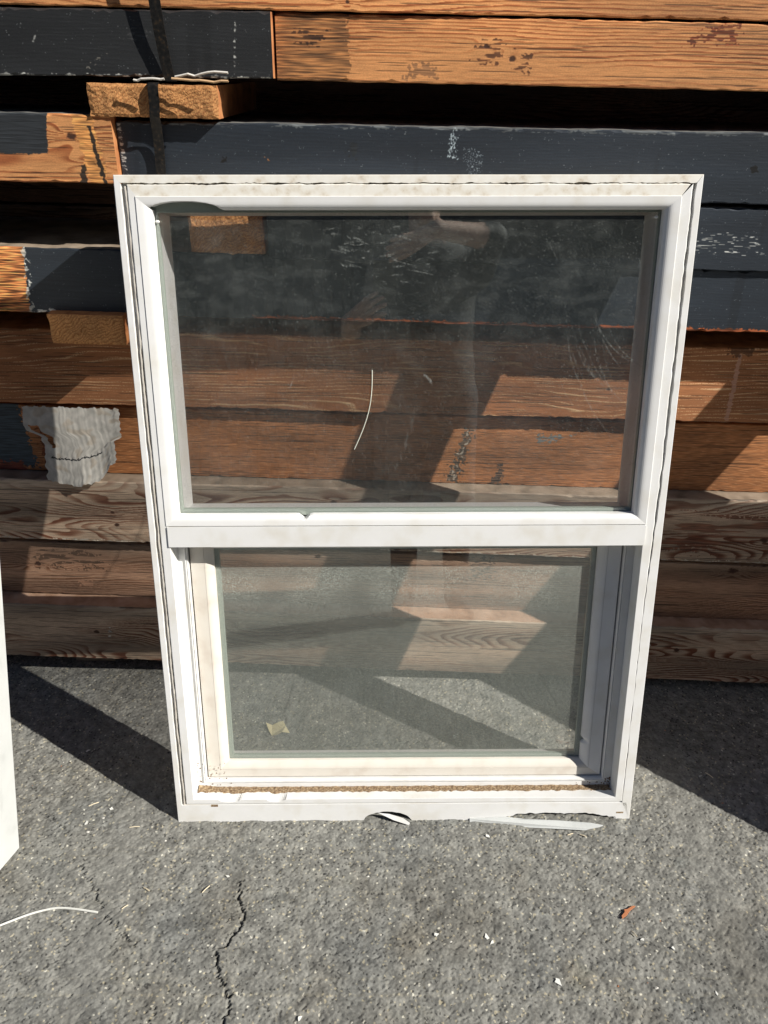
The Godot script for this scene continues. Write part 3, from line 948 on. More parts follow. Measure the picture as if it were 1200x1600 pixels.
func cardboard() -> void:
	# a torn flap of corrugated board, hung from the gap between the two brown beams
	var x0 := -0.822
	var x1 := -0.598
	var nx := 130
	var ny := 44
	var st := st_new()
	st.set_smooth_group(0)
	var P := func(i: int, j: int) -> Vector3:
		var f := float(i) / nx
		var v := float(j) / ny
		var x := lerpf(x0, x1, f)
		# outline: the torn sides pull in, the bottom is ragged
		var left := 0.012 + 0.036 * smooth(0.3, 0.42, v) + 0.004 * nb.get_noise_2d(v * 6, 3)
		var right := 0.006 + 0.014 * smooth(0.5, 0.6, v) + 0.003 * nb.get_noise_2d(v * 9, 8)
		x = lerpf(x0 + left, x1 - right, f)
		var bot := 0.150 + 0.018 * sin(f * 3.4 + 0.4) + 0.004 * nb.get_noise_2d(f * 8, 1) - 0.030 * smooth(0.72, 1.0, f)
		var top := 0.003 * nb.get_noise_2d(f * 16, 15)
		var y := lerpf(top, -bot, v)
		var corr := sin((x * 1.0 + y * 0.12) * TAU / 0.0125) * 0.0001
		var fold := 0.010 * maxf(0.0, 1.0 - absf(f - 0.40 - v * 0.12) * 3.2) * v
		var z := 0.004 + v * 0.026 + corr + fold + na.get_noise_2d(x * 7, y * 7) * 0.0015 + 0.005 * pow(maxf(f - 0.8, 0.0) * 5.0, 2.0) * (1.0 - v * 0.5)
		return Vector3(x - x0, y, z)
	for j in ny:
		for i in nx:
			var q := [P.call(i, j), P.call(i + 1, j), P.call(i + 1, j + 1), P.call(i, j + 1)]
			var uv := [Vector2(i, j), Vector2(i + 1, j), Vector2(i + 1, j + 1), Vector2(i, j + 1)]
			# small holes and tears at the upper left
			if i > 5 and i < 22 and j > 10 and j < 24 and (i - 5) > (j - 10) * 0.5 and i < 20 - (j - 10) * 0.2:
				continue
			for e in [0, 1, 3, 1, 2, 3]:
				st.set_uv(Vector2(uv[e].x / nx, uv[e].y / ny))
				st.add_vertex(q[e])
	var n := Vector2i(256, 192)
	var im := Image.create(n.x, n.y, false, Image.FORMAT_RGB8)
	for j in n.y:
		for i in n.x:
			var s := 0.77 + nb.get_noise_2d(i * 0.03, j * 0.03) * 0.07 + nc.get_noise_2d(i * 0.4, j * 0.4) * 0.02
			var c := Color(s * 0.95, s * 0.935, s * 0.895)
			var br := nb.get_noise_2d(i * 0.012 + 7, j * 0.02)
			if br > 0.25:
				c = c.lerp(Color(0.6, 0.5, 0.38), smooth(0.25, 0.6, br) * 0.25)
			im.set_pixel(i, j, c)
	# the printed row of arrows pointing left
	var ink := Color(0.1, 0.1, 0.12)
	for k in 8:
		var ax := 22 + k * 23
		var ay := 128 - k * 1
		for d in 22:
			for t in 3:
				im.set_pixel(ax + d, ay + t - (d / 22), ink)
		for d in 7:
			for s in [-1, 1]:
				im.set_pixel(ax + d, ay + s * int(d * 0.6), ink)
				im.set_pixel(ax + d + 1, ay + s * int(d * 0.6), ink)
	var m := StandardMaterial3D.new()
	m.albedo_texture = ImageTexture.create_from_image(im)
	m.roughness = 0.9
	st.generate_normals()
	var o := obj("cardboard", st.commit(), m)
	o.transform = Transform3D(sbasis, S(x0, 0.696, -1.478))
	tag(o, "torn white corrugated cardboard flap printed with a row of small arrows", "cardboard")

# ------------------------------------------------------------------ windows
func window_basis(lean: float, yaw: float) -> Basis:
	var X := Vector3(cos(yaw), 0, sin(yaw))
	var Y0 := Vector3(0, cos(lean), -sin(lean))
	var Z := X.cross(Y0).normalized()
	return Basis(X, Z.cross(X), Z)

func main_window() -> void:
	var bs := window_basis(deg_to_rad(12.1), deg_to_rad(-0.45))
	var o := root_node("vinyl_window", Transform3D(bs, Vector3(0.0435, 0, -1.0385)))
	tag(o, "white single-hung vinyl window leaning upright in the middle of the photo", "window", "windows leaned on the stack")
	var UL := -460.0
	var UR := 455.0
	var T := 1204.0
	# outer frame, from the back of the lip round to the back of the frame
	var R := [
		[UL, UR, 2.0, T, -7.0],
		[UL, UR, -3.0, T, -1.0],
		[UL + 1, UR - 1, -2.0, T - 1, 0.0],
		[UL + 10, UR - 10, 38.0, T - 12, 0.0],
		[UL + 11, UR - 10.5, 38.6, T - 12.5, -10.0],
		[UL + 19, UR - 18, 40.4, T - 13.2, -10.0],
		[UL + 19.6, UR - 18.5, 41.0, T - 13.5, -1.0],
		[UL + 21, UR - 20, 42.0, T - 15, 0.0],
		[UL + 35, UR - 33, 51.0, T - 33, 0.0],
		[UL + 35.5, UR - 33.5, 51.5, T - 33.5, -1.0],
		[UL + 37, UR - 34, 50.0, T - 34, -37.0],
		[UL + 50, UR - 47, 66.0, T - 47, -37.0],
		[UL + 50.5, UR - 47.5, 66.4, T - 47.5, -33.5],
		[UL + 52, UR - 49, 67.2, T - 49, -33.5],
		[UL + 52.4, UR - 49.4, 67.4, T - 49.4, -36.5],
		[UL + 53, UR - 50, 68.0, T - 50, -36.5],
		[UL + 53.4, UR - 50.4, 68.2, T - 50.4, -34.5],
		[UL + 54.4, UR - 51.4, 69.0, T - 51.4, -34.5],
		[UL + 55, UR - 52, 70.0, T - 52, -40.0],
		[UL + 57, UR - 54, 72.0, T - 54, -100.0],
		[UL + 14, UR - 14, 22.0, T - 14, -100.0],
		[UL + 14, UR - 14, 22.0, T - 14, -8.0],
	]
	var warp := func(side: int, i: int, p: Vector3) -> Vector3:
		var s := p.x if side == 0 or side == 2 else p.y
		var d := Vector3.ZERO
		var inward := [Vector3(0, -1, 0), Vector3(-1, 0, 0), Vector3(0, 1, 0), Vector3(1, 0, 0)][side] as Vector3
		if side == 0 and i in [3, 4]:
			d = inward * (nb.get_noise_2d(s * 30, 5) * 0.0011 + nc.get_noise_2d(s * 300, 2) * 0.0007 - 0.0003)
		elif side == 0 and i in [5, 6]:
			d = inward * (nb.get_noise_2d(s * 14, 15) * 0.0014 + nc.get_noise_2d(s * 220, 7) * 0.0004)
		elif side == 1 and i in [5, 6, 7]:
			d = inward * (nb.get_noise_2d(s * 30, 25) * 0.0012 + 0.0035 * (1.0 - smooth(0.45, 0.75, s)) - 0.0035)
		elif side == 1 and i in [3, 4]:
			d = inward * (0.008 * (1.0 - smooth(0.4, 0.8, s)) + nb.get_noise_2d(s * 22, 7) * 0.0012)
		elif side == 3 and i in [3, 4]:
			d = inward * (nb.get_noise_2d(s * 20, 45) * 0.0006)
		elif side == 2 and i in [0, 1, 2]:
			# the broken lower edge of the flange
			var up := 0.0
			var a := 1.0 - pow((s + 0.037) / 0.048, 2.0)
			if a > 0.0:
				up = maxf(up, sqrt(a) * 0.022)
			if s > 0.195 and s < 0.425:
				up = maxf(up, 0.007 + 0.009 * smooth(0.195, 0.24, s) * (1.0 - smooth(0.36, 0.425, s)) + nb.get_noise_2d(s * 50, 1) * 0.0018)
			d = Vector3(0, up + nb.get_noise_2d(s * 60, 3) * 0.0008, 0)
		elif side == 2 and i in [8, 9]:
			for c in [[-0.353, 0.021], [-0.26, 0.018]]:
				var b: float = 1.0 - pow((s - c[0]) / c[1], 2.0)
				if b > 0.0:
					d = Vector3(0, -sqrt(b) * 0.006, 0)
		return d
	var names := ["frame_head", "frame_jamb", "frame_sill", "frame_jamb"]
	for side in 4:
		obj(names[side], member(R, side, 220, warp), M.vinyl_dirty if side == 0 else M.vinyl, o)
	# two little slots in the sill flange
	for c in [[-0.384, 0.0365], [0.434, 0.0145]]:
		obj("weep_slot", box_mesh(Vector3(c[0] - 0.007, c[1] - 0.0017, -0.002), Vector3(c[0] + 0.007, c[1] + 0.0017, 0.0004)), M.soil, o)
	# torn lip standing in the groove of the left jamb
	var st := st_new()
	for k in 240:
		var q := []
		for e in [k, k + 1]:
			var v: float = lerpf(0.008, 1.188, e / 240.0)
			var u: float = (UL + 15.0) * 0.001 + nb.get_noise_2d(v * 9, 71) * 0.0011 + (0.001 if v > 0.94 else 0.0)
			var t := 0.0022 + 0.0009 * nb.get_noise_2d(v * 40, 12)
			var w := -0.0015 + nb.get_noise_2d(v * 26, 80) * 0.0012
			q.append([Vector3(u, v, -0.0101), Vector3(u, v, w), Vector3(u + t, v, w), Vector3(u + t, v, -0.0101)])
		for s in 3:
			quad(st, q[0][s], q[0][s + 1], q[1][s + 1], q[1][s])
	obj("torn_lip", done(st), M.vinyl_cream, o)
	# dark dirt packed in the groove of the head
	st = st_new()
	for k in 200:
		var q := []
		for e in [k, k + 1]:
			var u: float = lerpf(-0.44, 0.44, e / 200.0)
			var th := maxf(nb.get_noise_2d(u * 9, 91) + 0.35 + u * 0.6, 0.0) * 0.0012
			var c := (T - 14.0) * 0.001 + nb.get_noise_2d(u * 40, 5) * 0.0016
			q.append([Vector3(u, c + th, -0.003), Vector3(u, c - th, -0.003)])
		quad(st, q[0][0], q[1][0], q[1][1], q[0][1])
		quad(st, q[0][0] - Vector3(0, 0, 0.006), q[0][1] - Vector3(0, 0, 0.006), q[1][1] - Vector3(0, 0, 0.006), q[1][0] - Vector3(0, 0, 0.006))
	obj("groove_dirt", done(st), flat_mat(Color(0.22, 0.12, 0.1), 0.95), o)
	# meeting rail
	var mr := st_new()
	add_box(mr, Vector3(-0.4265, 0.592, -0.034), Vector3(0.4235, 0.6295, 0.0025))
	add_box(mr, Vector3(-0.405, 0.596, -0.1), Vector3(0.402, 0.642, -0.0345))
	obj("meeting_rail", done(mr), M.vinyl, o)
	# glazing bead round the fixed pane: quarter-round
	var B := []
	for k in 11:
		var f := k / 10.0
		var kk := 24.0 * f
		B.append([UL + 29.5 + kk, UR - 29.5 - kk, 629.7 + kk * 0.8, T - 29.5 - kk * 0.86, 1.6 - 2.2 * f - 6.8 * pow(f, 6.0) if k > 0 else -2.0])
	B.append([UL + 53.5, UR - 53.5, 648.9, T - 50.1, -20.0])
	var bw := func(side: int, i: int, p: Vector3) -> Vector3:
		if i < 2:
			return Vector3.ZERO
		var lift := 0.0
		if side == 0:
			var b := 1.0 - pow((p.x + 0.355) / 0.0555, 2.0)
			if b > 0.0:
				lift = sqrt(b) * 0.0125
			var edge: float = (T - 50.1) * 0.001 + lift
			return Vector3(0, maxf(edge - p.y, 0.0), 0)
		if side == 2:
			var c := 1.0 - absf(p.x + 0.184) / 0.011
			if c > 0.0:
				return Vector3(0, -maxf(p.y - (0.6489 - c * 0.0085), 0.0), 0)
		return Vector3.ZERO
	for side in 4:
		obj("glazing_bead", member(B, side, 160 if side % 2 == 0 else 8, bw), [M.vinyl, M.vinyl, M.vinyl, M.vinyl][side], o)
	# insulating pane
	pane_pair(o, Vector4(-0.421, 0.419, 0.6435, 1.168), -0.021, -0.035, 0.018, M.glass)
	# the movable lower sash
	var sash := Node3D.new()
	sash.name = "sash"
	o.add_child(sash, true)
	var Q := [
		[UL + 57.5, UR - 54.5, 72.5, 611.0, -84.0],
		[UL + 57.5, UR - 54.5, 72.5, 611.0, -45.0],
		[UL + 58.5, UR - 55.5, 73.5, 610.0, -43.5],
		[UL + 83, UR - 80, 90.5, 585.0, -43.5],
		[UL + 83.4, UR - 80.4, 91, 584.6, -45.0],
		[UL + 84, UR - 81, 91.6, 584.0, -45.0],
	]
	var back := [
		[UL + 101, UR - 98, 107, 569.0, -72.0],
		[UL + 101, UR - 98, 107, 569.0, -84.0],
		[UL + 57.5, UR - 54.5, 72.5, 611.0, -84.0],
	]
	for side in 4:
		var mesh := member(Q, side)
		obj(["sash_rail", "sash_stile", "sash_rail", "sash_stile"][side], mesh, M.vinyl_cream if side >= 2 else M.vinyl, sash)
	var Bs := []
	for k in 7:
		var f := k / 6.0
		Bs.append([UL + 83.6 + 16.0 * f, UR - 80.6 - 16.0 * f, 91.2 + 14.6 * f, 584.4 - 15.0 * f, -43.4 - 9.0 * pow(f, 1.6)])
	Bs.append([UL + 100, UR - 97, 106.2, 569.0, -59.0])
	var sb := func(side: int, i: int, p: Vector3) -> Vector3:
		if side == 1 and i > 1:
			var c := 1.0 - absf(p.y - 0.151) / 0.007
			if c > 0.0:
				return Vector3(minf(c, 0.8) * 0.008 * (i / 7.0), 0, 0)
		return Vector3.ZERO
	for side in 4:
		obj("sash_bead", member(Bs, side, 150 if side == 1 else 2, sb), M.vinyl_cream if side >= 2 else M.vinyl, sash)
	for side in 4:
		obj("sash_back", member(back, side), M.vinyl, sash)
	pane_pair(sash, Vector4(UL * 0.001 + 0.088, UR * 0.001 - 0.085, 0.095, 0.58), -0.058, -0.070, 0.020, M.glass_low)
	# brown silt in the sill track
	st = st_new()
	var rows := []
	for k in 161:
		var u: float = lerpf(-0.421, 0.419, k / 160.0)
		var row := []
		for j in 7:
			var w := -0.0215 - j * 0.0026
			var y := 0.0508 + 0.0012 * (nb.get_noise_2d(u * 60, w * 400) + 0.6) + 0.002 * smooth(4.0, 6.0, j) + 0.006 * exp(-(u + 0.421) * 40.0) * (j / 6.0)
			if j == 0:
				y = 0.0490
			row.append(Vector3(u, y, w + nb.get_noise_2d(u * 50, 9) * (0.0035 if j < 2 else 0.0)))
		rows.append(row)
	for k in 160:
		for j in 6:
			quad(st, rows[k][j + 1], rows[k + 1][j + 1], rows[k + 1][j], rows[k][j])
	var silt := obj("silt", done(st), M.soil, o)
	silt.set_meta("kind", "stuff")
	# crumbs of dirt gathered in the lower corners
	st = st_new()
	for k in 150:
		var left := k < 100
		var u := (-0.4215 + pow(rng.randf(), 2.2) * 0.07) if left else (0.4195 - pow(rng.randf(), 2.2) * 0.08)
		var v := 0.052 + pow(rng.randf(), 2.5) * (0.06 if left else 0.02)
		var s := rng.randf_range(0.0004, 0.0013)
		var c := Vector3(u, v, -0.0362)
		if k % 3 == 0:
			c = Vector3(u, 0.0515, -rng.randf_range(0.022, 0.036))
		add_box(st, c - Vector3(s, s * 0.7, 0.0008), c + Vector3(s, s * 0.7, 0.0006))
	var crumbs := obj("corner_dirt", done(st), flat_mat(Color(0.45, 0.34, 0.24), 0.95), o)
	crumbs.set_meta("kind", "stuff")
	# dust and smears on the outer faces of the panes
	obj("dust_film", film_mesh(Vector4(-0.4055, 0.4005, 0.652, 1.152), -0.0192), upper_film(), o)
	obj("dust_film", film_mesh(Vector4(-0.3595, 0.3575, 0.107, 0.568), -0.0562), lower_film(), o)
	# a curved pale straw stuck to the upper pane
	var pts := PackedVector3Array()
	for k in 14:
		var f := k / 13.0
		pts.append(Vector3(lerpf(-0.062, -0.094, f) + 0.010 * sin(f * PI) , lerpf(0.902, 0.765, f), -0.0178))
	obj("straw", tube(pts, 0.0009, 5), flat_mat(Color(0.8, 0.8, 0.74), 0.7), o)
	# screw heads at the top corners of the pane
	for c in [Vector3(0.393, 1.143, -0.0185), Vector3(-0.402, 1.137, -0.0185)]:
		var s := SphereMesh.new()
		s.radius = 0.0035
		s.height = 0.005
		s.radial_segments = 12
		s.rings = 6
		var d := obj("corner_dab", s, M.vinyl, o)
		d.position = c
	# splintered strip of flange still hanging at the lower right
	var ol := PackedVector2Array([Vector2(0.13, 0.003), Vector2(0.2, 0.006), Vector2(0.24, 0.0), Vector2(0.31, -0.004), Vector2(0.37, -0.012), Vector2(0.394, -0.019), Vector2(0.386, -0.023), Vector2(0.366, -0.0275), Vector2(0.357, -0.031), Vector2(0.30, -0.025), Vector2(0.25, -0.02), Vector2(0.2, -0.0125), Vector2(0.15, -0.006), Vector2(0.13, -0.003)])
	var bend := func(p: Vector3) -> Vector3:
		var k := smooth(0.17, 0.39, p.x)
		return Vector3(0, k * 0.012 + maxf(-p.y - 0.004, 0) * 0.75, 0.002 + k * 0.010 + maxf(-p.y, 0.0) * 0.75)
	obj("broken_flange", plate(ol, -0.0018, 0.0, bend), M.vinyl_grey, o)

func pane_pair(parent: Node3D, r: Vector4, w1: float, w2: float, sp: float, m: Material) -> void:
	for w in [w1, w2]:
		obj("glass_pane", box_mesh(Vector3(r.x, r.z, w - 0.003), Vector3(r.y, r.w, w)), m, parent)
	obj("coating", film_mesh(r, (w1 + w2 - 0.003) * 0.5 + 0.003), M.coating, parent)
	var lo := w2 + 0.0002
	var hi := w1 - 0.0032
	var a := sp
	obj("spacer_bar", box_mesh(Vector3(r.x, r.z, lo), Vector3(r.x + a, r.w, hi)), M.spacer, parent)
	obj("spacer_bar", box_mesh(Vector3(r.y - a, r.z, lo), Vector3(r.y, r.w, hi)), M.spacer, parent)
	var bt := 0.011 if sp < 0.019 else 0.0165
	obj("spacer_bar", box_mesh(Vector3(r.x + a, r.z, lo), Vector3(r.y - a, r.z + bt, hi)), M.spacer, parent)
	obj("spacer_bar", box_mesh(Vector3(r.x + a, r.w - 0.017, lo), Vector3(r.y - a, r.w, hi)), M.spacer, parent)

func film_mesh(r: Vector4, w: float) -> ArrayMesh:
	var st := st_new()
	var p := [Vector3(r.x, r.z, w), Vector3(r.x, r.w, w), Vector3(r.y, r.w, w), Vector3(r.y, r.z, w)]
	var uv := [Vector2(0, 1), Vector2(0, 0), Vector2(1, 0), Vector2(1, 1)]
	for e in [0, 1, 3, 1, 2, 3]:
		st.set_uv(uv[e])
		st.add_vertex(p[e])
	return done(st)

func film_mat(im: Image) -> StandardMaterial3D:
	var m := StandardMaterial3D.new()
	m.albedo_texture = ImageTexture.create_from_image(im)
	m.transparency = BaseMaterial3D.TRANSPARENCY_ALPHA
	m.roughness = 0.9
	m.metallic_specular = 0.0
	m.texture_repeat = false
	return m

func streak(a: PackedFloat32Array, W: int, H: int, p0: Vector2, p1: Vector2, bow: float, wid: float, s: float) -> void:
	var n := int(p0.distance_to(p1) * 1.5)
	var side := (p1 - p0).orthogonal().normalized()
	for k in n:
		var f := float(k) / n
		var p := p0.lerp(p1, f) + side * bow * sin(f * PI)
		var fade := sin(clampf(f, 0.02, 0.98) * PI)
		for dj in range(-int(wid) - 1, int(wid) + 2):
			for di in range(-int(wid) - 1, int(wid) + 2):
				var x := int(p.x) + di
				var y := int(p.y) + dj
				if x < 0 or y < 0 or x >= W or y >= H:
					continue
				var d := Vector2(x + 0.5, y + 0.5).distance_to(p)
				var v := s * fade * (1.0 - smooth(wid * 0.4, wid, d)) * (0.6 + 0.6 * nb.get_noise_2d(x * 0.2, y * 0.05))
				a[y * W + x] = maxf(a[y * W + x], v)

func film_image(a: PackedFloat32Array, W: int, H: int, c: Color) -> Image:
	var b := PackedByteArray()
	b.resize(W * H * 4)
	for k in W * H:
		b[k * 4] = c.r8
		b[k * 4 + 1] = c.g8
		b[k * 4 + 2] = c.b8
		b[k * 4 + 3] = clampi(int(a[k] * 255.0), 0, 255)
	return Image.create_from_data(W, H, false, Image.FORMAT_RGBA8, b)

func upper_film() -> StandardMaterial3D:
	var W := 640
	var H := 400
	var a := PackedFloat32Array()
	a.resize(W * H)
	for j in H:
		for i in W:
			var x := i * 0.01
			var y := j * 0.01
			var m := na.get_noise_2d(x * 0.9, y * 0.9)
			var v := 0.034 + 0.02 * smooth(-0.3, 0.5, m)
			# wiped, blotchy dirt near the top edge
			v += 0.03 * smooth(0.1, 0.6, nb.get_noise_2d(x * 1.3 + 4, y * 3.2)) * (1.0 - smooth(0.6, 2.6, y))
			v *= 1.0 - 0.32 * smooth(0.1, 0.55, na.get_noise_2d(x * 1.5 + 33, y * 1.2 + 8))
			v += 0.012 * smooth(0.15, 0.5, nb.get_noise_2d(x * 5.0, y * 5.0))
			var sp := nc.get_noise_2d(i * 0.45, j * 0.45)
			if sp > 0.86:
				v += 0.3 * (sp - 0.86) / 0.14
			a[j * W + i] = v
	# chalky scrapes by the top middle
	for k in 60:
		var p := Vector2(rng.randf_range(205, 345), rng.randf_range(18, 85))
		if absf((p.y - 20) - (p.x - 200) * 0.3) > 34:
			continue
		streak(a, W, H, p, p + Vector2(rng.randf_range(6, 42), rng.randf_range(-6, 10)), rng.randf_range(-3, 3), rng.randf_range(0.8, 1.8), rng.randf_range(0.12, 0.4))
	# arcs left by a wiping cloth at the right
	for k in 16:
		var x := rng.randf_range(520, 590)
		var y := rng.randf_range(110, 190)
		streak(a, W, H, Vector2(x, y), Vector2(x + rng.randf_range(30, 75), y + rng.randf_range(60, 120)), -9, rng.randf_range(0.7, 1.5), rng.randf_range(0.1, 0.32))
	for k in 8:
		var x := rng.randf_range(480, 600)
		streak(a, W, H, Vector2(x, rng.randf_range(20, 60)), Vector2(x + rng.randf_range(10, 40), rng.randf_range(70, 110)), 5, 1.2, rng.randf_range(0.1, 0.2))
	# soft run marks
	streak(a, W, H, Vector2(338, 215), Vector2(285, 380), 8, 4.5, 0.13)
	streak(a, W, H, Vector2(178, 150), Vector2(120, 390), 10, 5.0, 0.07)
	streak(a, W, H, Vector2(70, 130), Vector2(86, 250), 3, 7.0, 0.06)
	streak(a, W, H, Vector2(170, 190), Vector2(152, 240), 4, 1.4, 0.22)
	streak(a, W, H, Vector2(340, 205), Vector2(355, 222), 2, 2.2, 0.5)
	return film_mat(film_image(a, W, H, Color(0.69, 0.71, 0.69)))

func lower_film() -> StandardMaterial3D:
	var W := 560
	var H := 360
	var a := PackedFloat32Array()
	a.resize(W * H)
	for j in H:
		for i in W:
			var x := i * 0.01
			var y := j * 0.01
			var v := 0.095 + 0.018 * na.get_noise_2d(x, y * 1.3) + 0.012 * nb.get_noise_2d(i * 0.35, j * 0.04)
			# a clean band at the top, then frosted crystals thinning out downwards
			var down := j / float(H)
			v *= smooth(0.05, 0.085, down + 0.01 * nb.get_noise_2d(x * 3, 0.0)) * 0.85 + 0.15
			var frost := smooth(0.06, 0.09, down) * (1.0 - smooth(0.16, 0.36, down))
			var w := nc.get_noise_2d(i * 0.33 + 8.0 * nb.get_noise_2d(i * 0.06, j * 0.06), j * 0.33)
			v += frost * (0.06 + 0.26 * smooth(0.3, 0.85, absf(w)) * clampf(0.75 + na.get_noise_2d(x * 1.2 + 5, y) * 0.9, 0, 1))
			if nc.get_noise_2d(i * 0.5 + 300, j * 0.5) > 0.87:
				v += 0.12
			v *= 1.15
			a[j * W + i] = v
	return film_mat(film_image(a, W, H, Color(0.77, 0.79, 0.75)))

func plain_window(called: String, label: String, xf: Transform3D, w: float, h: float, stile: float, low: float, mat: Material) -> void:
	var o := root_node(called, xf)
	tag(o, label, "window", "windows leaned on the stack")
	var k := stile * 1000.0
	var r := [[0.0, w, 0.0, h, -100.0], [0.0, w, 0.0, h, -1.0], [1.5, w - 1.5, 1.5, h - 1.5, 0.0], [k - 1, w - k + 1, low - 1, h - k + 1, 0.0], [k, w - k, low, h - k, -2.0], [k + 4, w - k - 4, low + 4, h - k - 4, -100.0], [0.0, w, 0.0, h, -100.0]]
	for s in 4:
		obj(["frame_head", "frame_jamb", "frame_sill", "frame_jamb"][s], member(r, s), mat, o)
	obj("glass_pane", box_mesh(Vector3(k - 8, low - 8, -44) * 0.001, Vector3(w - k + 8, h - k + 8, -40) * 0.001), M.glass, o)

func neighbours() -> void:
	# the frame at the left edge: only its sunlit right-hand side shows
	var b := window_basis(deg_to_rad(21.0), deg_to_rad(2.0))
	var p := Vector3(-0.713, 0.0, -0.974)
	plain_window("vinyl_window", "white window frame cut off by the left edge, its sunlit side facing right", Transform3D(b, p - b * Vector3(0.9, 0, -0.1)), 900.0, 1250.0, 0.06, 60.0, M.vinyl_grey)
	# a second one just past the right edge, whose shadow falls across the stack
	b = window_basis(deg_to_rad(26.0), deg_to_rad(0.0))
	plain_window("vinyl_window", "white window leaned on the stack just beyond the right edge", Transform3D(b, Vector3(1.01, 0.0, -0.80)), 800.0, 1350.0, 0.06, 900.0, M.vinyl)

# ------------------------------------------------------------------ small things
func flake(sd: int, size: float) -> PackedVector2Array:
	var out := PackedVector2Array()
	for k in 6:
		var a := TAU * (k + 0.55 * sin(sd * 3.3 + k * 4.7)) / 6.0
		out.append(Vector2(cos(a), sin(a) * 0.62) * size * (0.6 + 0.75 * absf(sin(sd * 5.1 + k * 2.3))))
	return out

func litter() -> void:
	var flat := Basis(Vector3.RIGHT, -PI / 2)
	var white := flat_mat(Color(0.9, 0.9, 0.87), 0.6)
	var bits := [
		["white paint chip on the asphalt right of the crack, nearest the photo's middle", 0.092, -0.799, 0.0055], ["larger white flake of three lying together on the asphalt", 0.180, -0.795, 0.0062],
		["small white flake touching the larger one on the asphalt", 0.188, -0.785, 0.005], ["largest white chip, alone near the photo's lower edge", 0.290, -0.718, 0.0085],
		["tiny white chip alone near the lower right corner", 0.547, -0.70, 0.004], ["grey-white pebble chip above the long crack's upper end", -0.295, -0.912, 0.0045],
		["white chip just in front of the hanging flange strip", 0.205, -1.0, 0.006], ["white flake lying in the shadow beside the window's left jamb", -0.66, -1.22, 0.005],
		["white chip left of the window's foot on bright asphalt", -0.56, -1.065, 0.006], ["bright chip between the white wire and the crack, by the left", -0.60, -1.03, 0.005],
		["white chip in the sunlit litter at right", 0.452, -0.79, 0.0045], ["pale oval chip beside the orange twig", 0.50, -0.775, 0.004],
		["white chip on the bottom edge right of the crack's end", -0.135, -0.662, 0.005]]
	for k in bits.size():
		var b: Array = bits[k]
		var o := obj("paint_chip", plate(flake(k, b[3] * 0.8), 0.0, 0.0016), white)
		o.transform = Transform3D(Basis(Vector3.UP, k * 1.9) * Basis(Vector3.RIGHT, 0.12 * sin(k * 3.0)) * flat, Vector3(b[1], 0.0006, b[2]))
		tag(o, b[0], "paint chip", "white chips on the asphalt")
	# slivers of straw and shaving
	for k in 9:
		var p: Array = [[-0.33, -0.885, 0.9, 0.018], [-0.60, -1.075, 0.5, 0.02], [0.395, -1.0, -0.4, 0.013], [0.37, -1.003, 0.3, 0.012], [0.70, -1.15, -0.9, 0.018], [-0.44, -0.885, -0.5, 0.014], [-0.5, -1.02, 0.1, 0.02], [0.44, -0.80, -1.0, 0.012], [-0.47, -0.85, 0.7, 0.012]][k]
		var d: Vector3 = Vector3(cos(p[2]), 0, -sin(p[2])) * p[3] * 0.5
		var c := Vector3(p[0], 0.002, p[1])
		var o := obj("wood_sliver", tube(PackedVector3Array([c - d, c + Vector3(0, 0.001, 0), c + d]), 0.0011, 4), flat_mat(Color(0.82, 0.77, 0.66), 0.8))
		tag(o, ["pale sliver above the top of the long crack", "curled pale sliver left of the window in the sun", "pale sliver in front of the window's lower right corner", "second pale sliver in front of the window's lower right corner", "pale sliver at the right edge within the shadow's rim", "pale sliver right of the short crack", "long pale sliver between the left frame and window", "thin pale sliver near the orange twig", "short pale sliver at the end of the white wire"][k], "sliver", "slivers on the asphalt")
	# white wire at the left
	var pts := PackedVector3Array()
	for k in 22:
		var f := k / 21.0
		pts.append(Vector3(lerpf(-0.78, -0.515, f), 0.0022 + 0.003 * absf(sin(f * 5.0)), -0.80 - 0.042 * smooth(0.1, 0.75, f) + 0.006 * sin(f * 7.0)))
	var wire := obj("wire", tube(pts, 0.0019, 6), flat_mat(Color(0.86, 0.86, 0.83), 0.5))
	tag(wire, "bent white wire lying on the asphalt at lower left", "wire")
	# orange bark splinter
	var tw := PackedVector2Array([Vector2(-0.024, -0.004), Vector2(-0.01, -0.0045), Vector2(0.006, -0.001), Vector2(0.024, -0.001), Vector2(0.018, 0.003), Vector2(0.002, 0.0045), Vector2(-0.004, 0.008), Vector2(-0.007, 0.003), Vector2(-0.02, 0.001)])
	var t := obj("bark_splinter", plate(tw, 0.0, 0.0035), flat_mat(Color(0.7, 0.45, 0.3), 0.8))
	t.transform = Transform3D((Basis(Vector3.UP, 0.6) * flat).scaled_local(Vector3.ONE * 0.8), Vector3(0.44, 0.001, -0.841))
	tag(t, "orange splinter of bark on the asphalt at lower right", "splinter")
	# scrap of paper behind the lower pane
	var sc := PackedVector2Array([Vector2(-0.026, 0.018), Vector2(-0.012, 0.0145), Vector2(0.004, 0.017), Vector2(0.014, 0.0185), Vector2(0.02, 0.004), Vector2(0.029, -0.014), Vector2(0.012, -0.0165), Vector2(0.001, -0.02), Vector2(-0.012, -0.018), Vector2(-0.019, -0.004)])
	var pb := func(q: Vector3) -> Vector3: return Vector3(0, 0, 0.004 * sin(q.x * 150.0) + 0.004)
	var pap := obj("paper_scrap", plate(sc, 0.0, 0.0006, pb), flat_mat(Color(0.80, 0.76, 0.6), 0.8))
	pap.transform = Transform3D(Basis(Vector3.UP, 0.1) * flat, Vector3(-0.246, 0.0, -1.284))
	tag(pap, "crumpled yellowish paper scrap on the asphalt behind the lower pane", "paper")
